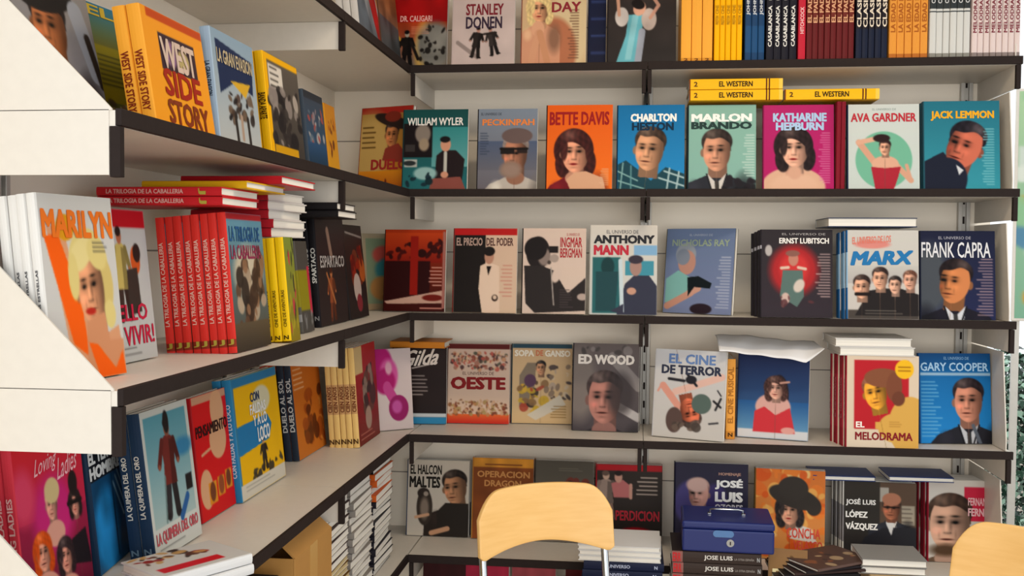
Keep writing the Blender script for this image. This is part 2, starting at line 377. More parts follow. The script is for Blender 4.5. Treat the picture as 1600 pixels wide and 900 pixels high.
# ------------------------------------------------------------------ the room: kiosk shell
RW = A0+BAY
def wallbox(name, a, b, m):
    o = MB().box(a, b).build(name, m); return struct(o)
wb = wallbox('wall_back', (-.36, DEP, 0), (RW+.03, DEP+.04, 2.45), M_WALL)
wl = wallbox('wall_left', (-.36, -2.1, 0), (-DEP, DEP, 2.45), M_WALL)
wallbox('floor', (-.6, -5.5, -.03), (6.5, 8, 0), M_FLOOR)
wallbox('ceiling', (-.36, -1.95, 2.45), (RW+.35, DEP+.04, 2.49), M_CEIL)
M_SEAM = mat('panel_seam', '8e867c', .7)
for i, (zz) in enumerate((.68, 1.04, 1.395, 1.75, 2.1)):
    struct(MB().box((-DEP, DEP-.0015, zz), (RW, DEP+.001, zz+.003)).build('trim_%d' % (i+1), M_SEAM))
    struct(MB().box((-DEP-.001, -2.1, zz), (-DEP+.0015, DEP, zz+.003)).build('trim_%d' % (i+6), M_SEAM))
def post(label, x, y, axis):
    """slotted upright"""
    r = thing('shelf_upright', label, 'shelf post', (x, y, 0)); m = MB()
    if axis == 'y':
        m.box((-.017, -.016, 0), (-.006, 0, 2.42)); m.box((.006, -.016, 0), (.017, 0, 2.42)); m.box((-.006, -.009, 0), (.006, 0, 2.42))
    else:
        m.box((0, -.017, 0), (.016, -.006, 2.42)); m.box((0, .006, 0), (.016, .017, 2.42)); m.box((0, -.006, 0), (.009, .006, 2.42))
    m.build('post', M_POST, r, bevel=.001)
    s = MB()
    for i in range(40):
        zz = .1+i*.058
        if axis == 'y': s.box((-.003, -.0094, zz), (.003, -.0088, zz+.022))
        else: s.box((.0088, -.003, zz), (.0094, .003, zz+.022))
    s.build('slots', M_LIP, r)
DP = DEP-.001
post('slotted metal upright between the two bays of the back wall', A0+.003, DP, 'y')
post('slotted metal upright at the right end of the back wall', RW-.05, DP, 'y')
post('slotted metal upright on the left wall between its two shelf bays', -DP, -.62, 'x')
post('slotted metal upright at the near end of the left wall shelves', -DP, -1.45, 'x')
ORD = {1: 'top', 2: 'second', 3: 'third', 4: 'fourth', 5: 'fifth', 6: 'lowest'}
TRI = [(-DEP, .0), (-DEP, .35), (-.27, .352), (-.004, .03), (-.001, .0)]
def shelf(k, wall, a, b, end=None, first=True):
    """one shelf board with its front edge and the brackets that carry it; a..b runs along the wall"""
    z = Z[k]; wn = {'B0': 'left bay of the back wall', 'B1': 'right bay of the back wall', 'L0': 'far bay of the left wall', 'L1': 'near bay of the left wall'}[wall]
    r = thing('wall_shelf', f'white shelf board with black edge, {ORD[k]} in the {wn}', 'shelf', (0, 0, z)); g = .0008
    back = wall[0] == 'B'
    def P(al, dp, zz): return (al, dp, zz) if back else (-dp, al, zz)     # dp: 0 at the front edge, DEP at the wall
    def bx(mb, a0, a1, d0, d1, z0, z1):
        p, q = P(a0, d0, z0), P(a1, d1, z1); mb.box(tuple(min(p[i], q[i]) for i in range(3)), tuple(max(p[i], q[i]) for i in range(3)))
    m = MB(); bx(m, a+g, b-g, .004, DEP-.001, -.02, 0)
    if wall == 'L0': m.v = []; m.f = []; m.box((-DEP+.001, a+g, -.02), (-.004, DEP-.001, 0))
    m.build('board', M_SHELF, r)
    m = MB(); bx(m, a+g, b-g, -.004, .004, -.0195, .0025); m.build('front_edge', M_LIP, r, bevel=.001)
    ends = {'B0': [(a+.009, 0)], 'B1': [(a+.004, 0), (b-.012, 1)], 'L0': [(a+.004, 0)], 'L1': [(a+.004, 1)]}[wall]
    if wall == 'B0': ends.append((b-.012, 0))
    for p, tri in ends:
        m = MB(); bx(m, p, p+.003, .012, DEP-.001, -.082, -.0205)
        if tri:
            bx(m, p-.0045, p-.0015, .012, DEP-.001, -.082, .001)
            q = [P(p-.0045, -t[0] if t[0] > -DEP else DEP-.001, t[1]) for t in ([(-DEP, .0), (-DEP, .285), (-.29, .285), (-.008, .002), (-.008, 0)] if wall[0] == 'L' else [(-DEP, .0), (-DEP, .27), (-.05, .27), (-.012, .03), (-.012, 0)])]
            m.prism(q, tuple(np.array(P(.003, 0, 0))))
        m.build('bracket', M_SHELF, r)
        m = MB(); bx(m, p-(.005 if tri else .004), p+.007, -.003, .011, -.085, -.0205)
        m.build('bracket_front_cap', M_LIP, r, bevel=.001)
    return r
for k in (1, 2, 3, 4, 5, 6):
    shelf(k, 'B0', 0, A0); shelf(k, 'B1', A0, RW)
    shelf(k, 'L0', -.667, 0); shelf(k, 'L1', -1.667, -.667)
# assumed ceiling lamp out of view, added to go with the warm fill
lampt = thing('assumed_ceiling_lamp', 'unseen ceiling lamp housing added for the warm fill light', 'lamp', (.95, -1.0, 2.38))
MB().box((-.5, -.06, .02), (.5, .06, .07)).build('housing', M_SHELF, lampt, bevel=.004)

# ------------------------------------------------------------------ BOOKS, back wall, top shelf
S1 = lambda a, b, y=.03: ('Y', 1, a, b, None, y)
place(S1(603, 697, .06), 'red and grey film book with a black caped figure, top shelf corner', 'caped figure', [
    ('g', 'b01818', '6f6a60'), ('r', 0, 0, 1, .62, 'a81618'), ('v', 0, .55, 1, 1.25, 'a84020', '77736a'), ('e', .62, .95, .16, .4, 'd8b060', .08), ('e', .8, .9, .3, .35, '8b8a84', .1),
    ('k', .55, .6, .98, 1.2, 26, .05, '1a1614 2b2622 141010', 4), ('b', .33, .68, .55, ('b8b0a0', '15110f', '120e0e')), ('s', .3, .9, .08, .8, .05, '1a1512'), ('s', .4, .85, .52, 1.1, .05, '1a1512'), ('s', .02, .6, .2, .8, .05, 'c8a040'), ('t', .4, .62, .75, .72, 5, 'e8a080'), ('n', .15)],
    [('DR. CALIGARI', .22, .45, .75, .54, 'e8a8a0')], H=.25, base='801414')
place(S1(705, 803), 'pale pink film book with two small dancing men, top shelf', 'dancing men', [
    ('g', 'd8c6c2', 'd2c2be'), ('s', .08, .9, .4, 1.12, .06, '9a8c88', .05), ('b', .42, .68, .45, ('c09080', '2a2422', '241e1c'), 8), ('b', .6, .68, .42, ('c09080', '3a3432', '1e1a1a'), -12), ('s', .5, .78, .7, .76, .03, '2a2422'), ('n', .04)],
    [('STANLEY', .22, .33, .82, .5, '7c2630'), ('DONEN', .22, .52, .8, .7, '3a2c3c')], H=.25, base='cbb9b5')
place(S1(813, 915), 'cream film book with a blonde woman resting her chin on her hands', 'blonde woman', [
    ('g', 'd9b692', 'd8bc94'), ('e', .75, .7, .3, .7, 'e0cba4', .1), ('e', .5, 1.05, .35, .5, 'b8785a', .06), ('f', .28, .42, .2, dict(skin='e2ae8a', hair='e8cf96', st='f', suit='d9a284')), ('e', .25, .72, .1, .12, 'e4b090'), ('s', .25, .78, .15, 1.2, .1, 'dba686'), ('s', .28, .78, .4, 1.2, .1, 'd09a78'), ('t', .72, .45, .88, 1.15, 18, '6a4a3a', 'r')],
    [('DAY', .47, .33, .92, .48, '8c2c34'), ('DORIS', .47, .15, .92, .28, '8c2c34')], H=.25, base='8a5040')
place(S1(918, 946, .05), 'plain navy blue book partly hidden beside the turquoise dress book', 'navy', [('g', '1e2440', '1c2038'), ('r', .1, .3, 1, .33, '3a4878'), ('r', .1, .55, 1, .58, '3a4878'), ('r', .1, .8, 1, .83, '3a4878'), ('r', .1, 1.05, 1, 1.08, '3a4878')], H=.25, base='1c2038')
place(S1(948, 1056, .02), 'near-black film book with a dancing woman in a turquoise dress', 'turquoise dress', [
    ('g', '3a3230', '2c2828'), ('p', '6fb6c4', (.3, .55, .52, .55, .5, .8, .48, 1.25, .12, 1.25, .26, .85)), ('p', '8fc8d2', (.36, .55, .45, .55, .34, 1.2, .25, 1.2)), ('e', .2, .58, .1, .14, 'd8d0cc'), ('e', .6, .62, .11, .16, 'c8b8b0'),
    ('s', .16, .55, .12, .1, .05, 'd8a890'), ('s', .12, .1, .16, .02, .05, 'e0b49c'), ('s', .62, .6, .74, .42, .05, 'd0a08c'), ('s', .74, .42, .62, .24, .05, 'c89a86'), ('e', .46, .46, .09, .11, 'd8a892', .01, 20), ('e', .44, .4, .1, .07, '1a1414', .01, 20), ('s', .5, .8, .44, 1.25, .1, 'a4aab8'), ('e', .24, .28, .06, .04, 'c8c0c0'), ('n', .1)], H=.25, base='241f20')

# rows of spines on the top shelf (right bay)
def spine_row(label, group, u0, u1, n, shelf_, y0, H, base, bands, stext, W=.2, side=0, seed=1):
    xa, xb = ux(u0, y0, Z[shelf_]), ux(u1, y0, Z[shelf_]); T = (xb-xa)/n*.97; rg = random.Random(seed)
    ll = [label if n == 1 else f'{label}, {ORDN[i]} from left' for i in range(n)]
    r = make_book(ll[0], W, H, T, None, base=base, bands=bands, stext=stext, group=group if n > 1 else None)
    for i in range(n):
        x = xa+(xb-xa)*(i+1)/n; y = y0+rg.uniform(-.001, .003)
        M = Matrix.Translation((x, y, Z[shelf_]+.001)) @ Matrix.Rotation(PI/2, 4, 'Z') @ Matrix.Rotation(math.radians(side), 4, 'X')
        if i == 0: r.matrix_world = M
        else: dup(r, M, ll[i], group)
SY = .012
spine_row('light orange spine near the middle upright on the top shelf', 'light orange spines on the top shelf', 1063, 1113, 3, 1, SY, .245, 'f2a93c', [(0, .05, 'd8902c')], [('2', .015, .045, '6a3a10', 'h', .4)])
spine_row('thin bright yellow spine with faint brown lettering on the top shelf', 'bright yellow spines on the top shelf', 1115, 1159, 5, 1, SY, .245, 'f5b400', [], [('PRESTON', .42, .52, 'b88010', 'up', .6), ('CINE', .54, .64, 'b88010', 'up', .6)])
spine_row('dark blue spine with a pale upper half on the top shelf', 'blue and pale spines on the top shelf', 1163, 1194, 3, 1, SY, .245, '1c3f66', [(.55, 1, '28344e'), (.1, .4, '204c78')], [('JOHN FORD', .52, .95, 'd4d8dc', 'up', .6)])
spine_row('black spine with white lettering on the top shelf', 'black spines on the top shelf', 1196, 1244, 4, 1, SY, .245, '1d1c26', [], [('CASABLANCA', .16, .62, 'e8e6e0', 'up', .5), ('RICK', .68, .85, 'a8a6a0', 'up', .4)])
spine_row('single bright red spine among darker ones on the top shelf', '', 1246, 1258, 1, 1, SY, .245, 'c02438', [], [('HITCHCOCK', .3, .6, 'f4c0c0', 'up', .5)])
spine_row('dark maroon spine with a tan lettered band on the top shelf', 'maroon spines on the top shelf', 1259, 1334, 8, 1, SY, .245, '641e20', [(.42, .93, '6e2a22')], [('EL PADRINO', .42, .92, 'e0a880', 'up', .72)])
spine_row('navy spine with cream lettering above a plain foot on the top shelf', 'navy and cream spines on the top shelf', 1336, 1386, 5, 1, SY, .245, '221e26', [(0, .34, '1c2236')], [('CLASICOS', .36, .9, 'e6d8c4', 'up', .7)])
spine_row('orange spine crossed by reddish lettering on the top shelf', 'orange lettered spines on the top shelf', 1388, 1449, 5, 1, SY, .243, 'e2963c', [(.0, .06, 'b86a28')], [('LA EDAD DE ORO', .3, .95, 'a85a20', 'up', .6)])
spine_row('white spine with a dark upper half on the top shelf', 'white and dark spines on the top shelf', 1451, 1515, 6, 1, SY, .24, 'cfcfcb', [(.56, 1, '33383a'), (.52, .535, '4a4e50'), (0, .06, '8a8880')], [('CINE', .62, .75, 'd8d8d8', 'up', .6), ('NEGRO', .78, .98, 'd8d8d8', 'up', .6)])
spine_row('pinkish white spine with dark red lettering on the top shelf', 'pinkish white spines on the top shelf', 1517, 1594, 8, 1, SY, .24, 'dccac6', [(0, .06, '8a7c78'), (.75, 1, 'c89a9a')], [('MELODRAMAS', .28, .8, '7a2c38', 'up', .6)])

# ------------------------------------------------------------------ back wall, second shelf
def S2(a, b, v, y=.03): return ('Y', 2, a, b, v, y)
def uni(x0, y0, x1, y1, c): return ('EL UNIVERSO DE', x0, y0, x1, y1, c, .0)
place(S2(627, 729, 173), 'teal film book with a seated man in a dark jacket, second shelf', 'seated man', [
    ('g', '1c4a4a', '2a6a70'), ('v', .45, .28, 1, .9, '3c8a8c', '6aa6a8'), ('r', 0, .22, .45, .75, '1a1416'), ('e', .3, .38, .12, .15, '8a8078', .03), ('e', .32, .55, .08, .1, 'a0907c', .03), ('r', .03, .55, .18, .66, '3a3636'), ('r', .02, .78, .22, .9, 'b8bcb8'), ('e', .1, .84, .1, .04, '2a3032'),
    ('p', '231a1c', (.52, .72, .62, .64, .82, .64, .96, .78, .92, 1.15, .5, 1.1)), ('e', .66, .55, .08, .11, 'd49c84'), ('e', .65, .47, .08, .05, '1a1618'), ('s', .66, .68, .66, .98, .05, 'c8c8c0'), ('p', '8a5048', (.45, 1.08, .9, 1.05, .98, 1.25, .42, 1.25)), ('e', .65, 1.02, .06, .05, 'd49c84'), ('e', .35, 1.0, .18, .1, '9ac0c0', .03), ('k', .05, .95, .45, 1.2, 10, .05, '14282e 1a2c36', 3)],
    [('WILLIAM WYLER', .07, .13, .93, .25, 'e8e4de', .02)], base='1a3436')
place(S2(744, 838, 172), 'grey-blue film book with a bearded man in sunglasses, second shelf', 'sunglasses', [
    ('g', '8490a0', '6e6a72'), ('v', 0, .5, 1, .95, '54607a', '6a6a74'), ('f', .64, .7, .29, dict(skin='b0806a', hair='8a7e7a', suit='c4bcb4', turn=.6)), ('e', .56, .94, .17, .13, '8c7468', .06), ('e', .66, .42, .26, .12, '6b5a58'), ('r', .38, .6, .62, .7, '1e1816'), ('r', .66, .6, .84, .69, '2a201e'), ('s', .38, .62, .84, .62, .03, '15100e'), ('e', .56, .95, .16, .1, '9a8478', .08), ('t', .04, .38, .2, .7, 9, '3a4458')],
    [('PECKINPAH', .08, .16, .95, .26, 'e08040', .03), uni(.06, .06, .4, .1, '2a2a30')], base='201a1c')
place(S2(852, 956, 166), 'orange film book with a dark-haired woman wearing maroon, second shelf', 'orange portrait', [
    ('g', 'e2641e', 'ee7a2c'), ('f', .44, .7, .3, dict(skin='e0a68c', hair='3c1a18', st='f', suit='6e1a22')), ('p', 'dcae90', (.3, 1.1, .42, 1.0, .6, .98, .86, 1.08, .9, 1.25, .36, 1.25)), ('t', .8, .95, .94, 1.18, 9, 'e8c0a0', 'r')],
    [('BETTE DAVIS', .05, .1, .95, .3, '981c1c', .03)], base='2a1414', n=1)
place(S2(963, 1069, 166), 'bright blue film book with a man in a plaid shirt, second shelf', 'plaid shirt', [
    ('g', '1872a8', '3090cc'), ('p', '1c4450', (0, .88, .12, .82, .3, .95, .5, 1.12, .72, .92, 1, 1.02, 1, 1.25, 0, 1.25)), ('s', 0, .98, .3, 1.12, .02, '8cb4b4'), ('s', 0, 1.12, .4, 1.24, .02, '8cb4b4'), ('s', .08, .86, .04, 1.25, .02, '8cb4b4'), ('s', .2, .9, .2, 1.25, .02, '6c9ca0'), ('s', .7, .98, 1, 1.08, .025, 'b0c8cc'), ('s', .62, 1.08, 1, 1.2, .025, 'b0c8cc'), ('s', .78, .94, .74, 1.25, .025, 'b0c8cc'), ('s', .92, .99, .88, 1.25, .025, 'b0c8cc'), ('f', .48, .66, .31, dict(skin='d2a484', hair='3a2c24', ang=6, turn=.4))],
    [('CHARLTON', .2, .13, .88, .25, 'f0f0ea', .05), ('HESTON', .22, .26, .84, .38, '0e2c44', .04)], base='12304a')
place(S2(1074, 1181, 166), 'pale teal film book with a serious man in a dark suit, second shelf', 'serious man', [
    ('g', '90bcb0', '8cb8ae'), ('f', .42, .68, .3, dict(skin='cc9c84', hair='2c2422', suit='2a2c34', shirt='d8d4d0')), ('k', .5, 1.1, 1, 1.25, 16, .07, '17151a 201c22', 2), ('t', .8, .45, .97, 1.05, 16, 'd0e4de', 'r')],
    [('MARLON', .05, .13, .94, .25, 'f2f2ee', .05), ('BRANDO', .05, .25, .94, .36, '263c3a', .05)], base='1c3038', n=1)
place(S2(1192, 1303, 166), 'magenta film book with a dark-haired woman with bare shoulders', 'magenta portrait', [
    ('g', 'b42a70', 'b02468'), ('e', .42, 1.22, .46, .3, 'dcb49c', .02), ('e', .44, 1.0, .13, .25, 'c89c88', .02), ('f', .45, .64, .28, dict(skin='e4b8a4', hair='241a1c', st='f')), ('e', .44, 1.24, .36, .22, 'e2bca4', .06), ('e', .44, 1.0, .1, .1, 'd8ac96', .04), ('t', .78, .42, .94, 1.15, 22, 'd884ac', 'r')],
    [('KATHARINE', .14, .12, .9, .25, 'a8c4e4', .05), ('HEPBURN', .18, .26, .86, .38, 'a8c4e4', .05)], base='8a1c50')
spine_row('dark red spine standing between the magenta and the white portrait books', 'dark red spines on the second shelf', 1305, 1320, 2, 2, .03, .245, '7c1424', [], [])
place(S2(1324, 1437, 165), 'white film book with a woman in red before a green disc', 'green disc', [
    ('g', 'd6dedc', 'ccd8d6'), ('e', .5, .82, .4, .42, '7abaa0'), ('s', .4, .9, .15, .56, .09, 'd8a890'), ('s', .15, .56, .42, .5, .07, 'e0b29a'), ('s', .68, .9, .88, 1.12, .08, 'd8a890'), ('s', .88, 1.12, .82, .9, .05, 'd8a890'), ('e', .52, .88, .19, .12, 'e0b29a'), ('p', 'a82c3c', (.32, .92, .52, .94, .74, .92, .7, 1.08, .64, 1.25, .38, 1.25)), ('f', .52, .64, .11, dict(skin='e0b29a', hair='2c1c1c')), ('e', .47, .5, .12, .06, '2c1c1c')],
    [('AVA GARDNER', .05, .13, .96, .26, 'b8303c', .03), uni(.35, .06, .68, .09, '8a9a98')], base='1a2a44')
place(S2(1443, 1563, 160), 'teal film book with a smiling man leaning in from the left', 'leaning man', [
    ('g', '2c7488', '3e98a8'), ('p', '1c2030', (.0, .85, .25, .72, .5, 1.02, .55, 1.25, 0, 1.25)), ('f', .54, .64, .33, dict(skin='c0705c', hair='1e1a22', ang=20, turn=-.6, side=-1)), ('e', .3, 1.1, .27, .3, '1c2030', .02), ('p', 'd8dce0', (.42, .9, .52, .98, .46, 1.05)), ('t', .76, .4, .92, 1.18, 22, '8ac8d0', 'r')],
    [('JACK LEMMON', .1, .14, .93, .28, 'e8a820', .04)], base='1c4a58', n=1)

# yellow western volumes lying on the books
def western(u0, u1, z, y, label, T=.03):
    x0, x1 = ux(u0, y, z), ux(u1, y, z); H = x1-x0
    r = make_book(label, .17, H, T, None, base='e8b010', spine='f0b818', bands=[(.82, .835, '5a2410'), (.85, .865, '5a2410'), (.96, 1, 'f4c850'), (0, .012, '7a3010')],
                  stext=[('EL WESTERN', .32, .68, '2c1c10', 'up', .5), ('2', .05, .09, '5a3414', 'up', .45)])
    r.matrix_world = lay((x0+x1)/2, y+.085, z, 0, .17, H, T, 'spine', 'back'); return r
zt = Z[2]+.2525
western(1077, 1223, zt, .03, 'yellow western book lying flat, lower one of the pair on the second shelf')
western(1077, 1223, zt+.031, .032, 'yellow western book lying flat, upper one of the pair on the second shelf')
western(1226, 1374, zt, .035, 'yellow western book lying flat alone on the magenta and white books')

# ------------------------------------------------------------------ back wall, third shelf
def S3(a, b, v, y=.04): return ('Y', 3, a, b, v, y)
place(S3(598, 694, 360, .06), 'dark film book with red curtains and a pale stage floor', 'red curtain', [
    ('g', 'a83818', '2c0a08'), ('v', 0, .05, 1, .5, 'b8441c', '7c1c10'), ('k', .05, .2, .95, .42, 22, .07, '2a0808 3c0c0a 1e0606', 5), ('r', 0, .48, .75, 1.1, '2a0808'), ('r', .42, .1, .55, 1.0, '8c1c12'), ('p', 'c8a494', (0, 1.1, 1, .92, 1, 1.12, .05, 1.14)), ('r', 0, 1.14, 1, 1.25, '3c0e0a'), ('e', .8, 1.04, .17, .05, '6a1c14'), ('t', .7, .58, .94, .85, 6, 'e4b0a4', 'r'), ('s', .6, 1.2, .95, 1.2, .02, 'c88c80'), ('r', .955, .03, 1, 1.2, 'a87068')],
    base='2c1410')
place(S3(706, 806, 358), 'half black half cream film book with a man in white, red top', 'black and cream', [
    ('g', 'd8bca8', 'd8bfa8'), ('r', 0, 0, .5, 1.25, '1c1614'), ('r', 0, 0, 1, .1, 'b02020'), ('p', 'e8d0bc', (.42, .56, .54, .5, .72, .56, .74, 1.25, .46, 1.25, .4, .9)), ('e', .56, .42, .075, .11, 'b88c78'), ('e', .56, .34, .09, .07, '1a1412'), ('p', '1a1412', (.52, .56, .6, .56, .55, .7)), ('e', .66, 1.03, .05, .05, '3a2c26'), ('e', .66, 1.02, .03, .03, 'e0c8b4'), ('t', .72, .55, .92, 1.0, 9, 'c89080', 'r')],
    [('EL PRECIO', .05, .14, .46, .26, 'a88c80'), ('DEL PODER', .52, .14, .94, .26, '5a3c38')], base='701414')
place(S3(814, 914, 358), 'pale film book with a black profile of a man at a camera', 'black profile', [
    ('g', 'dcc8bc', 'd8c6ba'), ('e', .24, .36, .19, .24, '221c1c'), ('e', .34, .42, .1, .13, '8a7c76', .03), ('e', .42, .5, .03, .03, '4a403c'), ('e', .2, .3, .18, .17, '1c1616'), ('p', '2a2424', (.02, .55, .3, .55, .5, .62, .72, .95, 1, .72, 1, 1.2, .2, 1.24, .05, 1.1)), ('r', .42, .26, .56, .36, '1e1818'), ('e', .5, .44, .07, .06, 'a89a92'), ('s', .45, .58, .5, 1.12, .02, 'a8a09a'), ('e', .54, .68, .07, .12, 'd8c6ba', .02, 20), ('t', .6, .9, .82, 1.15, 8, '4a4242'), ('e', .95, 1.0, .08, .05, 'b8a8a0')],
    [('INGMAR', .6, .13, .94, .28, 'a82c34', .02), ('BERGMAN', .6, .29, .94, .43, 'a82c34', .02), uni(.7, .07, .9, .11, 'a82c34')], base='1e1a1a')
place(S3(920, 1026, 353), 'white film book with green shadow figure and a man in dark coat', 'green shadow', [
    ('g', 'd8d4cc', 'd0d4d4'), ('r', .65, .28, 1, .42, '8ab4d8'), ('r', .03, .45, .45, 1.23, '2c6468'), ('e', .26, .58, .1, .13, '1c3c40', .02), ('p', '24484e', (.08, .65, .42, .65, .38, 1.2, .08, 1.2)), ('r', .52, .5, .95, .7, '4a94a8'), ('p', '36384a', (.4, 1.25, .52, .82, .66, .7, .88, .7, 1, .85, 1, 1.25)), ('e', .68, .58, .09, .13, 'a88880'), ('e', .68, .48, .11, .06, '3a3440'), ('e', .62, .92, .07, .05, 'c89c88'), ('s', .45, .5, .48, 1.2, .06, 'd0e0e8'), ('p', '38384a', (.5, 1.1, .3, 1.2, .5, 1.24))],
    [('ANTHONY', .06, .14, .96, .26, '2c2c30', .05), ('MANN', .06, .28, .58, .42, 'b83040', .05), uni(.25, .07, .72, .12, '4a4a50')], base='b8b4ac')
place(('Z', 3, (1034, 489), (1142, 494), 359), 'blue-grey film book with a grey-haired man holding a camera', 'grey-haired man', [
    ('g', '7486a8', '8490b4'), ('e', .3, .38, .15, .17, 'a0a8b4'), ('e', .32, .5, .13, .18, 'c89a8c'), ('e', .26, .42, .1, .12, '8a94a4'), ('p', '8ec4c0', (.02, .75, .2, .62, .38, .72, .34, 1.05, .02, 1.1)), ('s', .06, 1.15, .4, .95, .1, 'd09e8c'), ('s', .38, .95, .5, .88, .1, 'd8a898'), ('p', '1c2226', (.34, .72, .5, .7, .7, .8, .68, .88, .45, .86, .36, 1.0)), ('e', .56, 1.18, .16, .08, '30262e'), ('t', .76, .42, .95, 1.15, 18, 'c4cce0', 'r')],
    [('NICHOLAS RAY', .1, .16, .93, .26, '98a890', .02), uni(.35, .08, .68, .11, 'b0b8c8')], base='6a6448')
place(('Y', 3, 1188, 1301, 360, .03), 'dark grey film book with an officer in a grey-green tunic on red', 'officer', [
    ('g', '2e2a2e', '342c34'), ('e', .46, .58, .34, .36, 'a82c30', .12), ('e', .46, .56, .2, .22, 'c83c3c', .08), ('p', '5c7470', (.3, .58, .58, .58, .6, .95, .5, 1.1, .34, 1.0, .26, .95)), ('e', .45, .42, .07, .1, 'c08878'), ('e', .44, .34, .1, .045, '8a6058'), ('s', .28, .55, .38, .54, .04, 'e0c8b8'), ('s', .52, .54, .62, .56, .04, 'e0c8b8'), ('e', .53, .8, .07, .1, 'd8ccc4', .02, 30), ('e', .34, .98, .06, .08, 'd0b8b0'), ('k', .15, .95, .7, 1.1, 8, .05, '5a3438 6a4a4c', 4), ('t', .76, .35, .96, .95, 16, 'c0a8a8', 'r'), ('e', .1, .3, .05, .08, 'b8b4b4')],
    [('ERNST LUBITSCH', .26, .12, .95, .2, 'e8e4e0', .03), uni(.3, .05, .9, .08, 'a8a4a4')], base='242026', n=5, fan=.0025, copies='dark spine with pale marks', bands=[(.78, .82, 'a8a8b0'), (.0, .0, '242026')])
place(('Y', 3, 1323, 1436, 361, -.0005+.006), 'white film book with blue slanted title over a comic quartet of men', 'comic quartet', [
    ('g', 'd0d0cc', 'ccc8c4'), ('e', .35, .2, .25, .06, 'd89088', .02), ('v', 0, .5, 1, .75, 'c8c8c4', 'b8b4b4'), ('r', 0, 1.12, 1, 1.25, '4a4440'), ('p', '221e1e', (.1, 1.2, .3, .85, .5, .82, .75, .82, 1, .9, 1, 1.2)), ('f', .2, .8, .16, dict(skin='e0b49c', hair='2a1e1c')), ('s', .12, .9, .3, .9, .05, '1a1210'), ('f', .46, .68, .15, dict(skin='e0b49c', hair='2a1e1c')), ('f', .67, .77, .12, dict(skin='e0b8a4', hair='1e1818')), ('f', .88, .7, .13, dict(skin='dcb09c', hair='5c3c30')), ('t', .25, 1.13, .9, 1.17, 2, '8a847c')],
    [('EL UNIVERSO DE LOS', .08, .1, .62, .2, 'd87868', .02, .0, .03), ('MARX', .05, .3, .93, .5, '2470a8', .12, .2, .02)], base='1a5080', n=4, fan=.003, spine='1c5c94', bands=[(.35, .75, '88b0d0')])
place(('Y', 3, 1438, 1556, 362, .03), 'navy film book with a dark-haired man looking right, third shelf', 'man looking right', [
    ('g', '1c2038', '242a4e'), ('e', .1, .7, .3, .5, '4a5058', .15), ('f', .46, .72, .3, dict(skin='c48458', hair='1c1416', suit='1a1824', shirt='d8dce4', ang=6, turn=-.8, side=-1)), ('t', .74, .4, .96, 1.18, 20, 'a89098', 'r')],
    [('FRANK CAPRA', .02, .16, .94, .38, 'd8d8dc', .01), uni(.25, .08, .68, .12, 'a8a8b4')], base='181c30')
r = make_book('navy book lying flat with its white page edges out, above the comic quartet', .2, .24, .026, None, base='2c3a5c')
xa, xb = ux(1293, .04, 1.49), ux(1434, .04, 1.49); r.matrix_world = lay((xa+xb)/2, .14, Z[3]+.2575, 0, .2, .24, .026, 'fore')

# ------------------------------------------------------------------ back wall, fourth shelf
def S4(a, b, v): return ('Z', 4, a, b, v)
place(S4((612, 663), (697, 664), 541), 'black film book with a slanted white script title and pale blue foot', 'script title', [
    ('g', '2a1c1a', '241c1c'), ('r', 0, 1.08, 1, 1.14, 'c8d0d4'), ('r', 0, 1.14, 1, 1.25, '3888b4'), ('t', .35, .48, .7, .78, 6, 'a89c98'), ('s', .35, .36, .75, .28, .02, 'd8ccc4')],
    [('Gilda', .2, .08, .85, .34, 'e0d4c8', .02, .5, .05)], base='241818', tilt=4)
place(S4((697, 662), (795, 664), 538), 'cream film book with thick maroon title between two frieze drawings', 'frieze', [
    ('g', 'd4bcae', 'd4bca8'), ('r', 0, 0, 1, .08, '5a1c1a'), ('v', 0, 1.1, 1, 1.25, 'd87038', 'c83024'), ('k', .05, .14, .97, .4, 170, .036, '8a4c3c c89878 4c3434 a87868 5a5a4c b85c50 ddc0a0', 7), ('k', .03, .88, .97, 1.12, 130, .032, '8a5c3c b8885c 5c3c2c c8a484 7c4430 a89060', 8)],
    [('OESTE', .06, .52, .94, .72, '801a1c', .09), uni(.25, .44, .75, .49, '5a3c38')], base='5a1c1a', n=2, spine='4a1816')
place(S4((798, 662), (893, 664), 538), 'tan film book with a caricature group tumbling diagonally, dark title', 'caricature group', [
    ('g', 'd4b894', 'd8bc90'), ('r', 0, 0, 1, .07, '2a4a5a'), ('p', '8a7c6c', (.12, .5, .25, .3, .4, .3, .35, 1.0, .12, 1.0)), ('k', .1, .6, .55, 1.1, 34, .07, 'c8a83c 3a3028 8a6c4c a84c38 d8b048 5a4838', 9), ('k', .55, .35, .95, .85, 26, .06, 'b8a898 4a4040 d8c8b0 8a7868', 4), ('f', .48, .38, .11, dict(skin='c89c7c', hair='1c1816')), ('e', .3, .58, .1, .1, '5c4058'), ('p', 'd8d0c0', (.25, 1.12, .8, .8, .9, .95, .4, 1.2)), ('t', .6, .98, .9, 1.15, 5, '8a6c3c', 'r')],
    [('SOPA', .05, .1, .37, .2, 'e8e0d0', .04), ('DE', .4, .1, .52, .19, 'c87050', .03), ('GANSO', .55, .1, .97, .2, 'e8e0d0', .04)], base='2a4048')
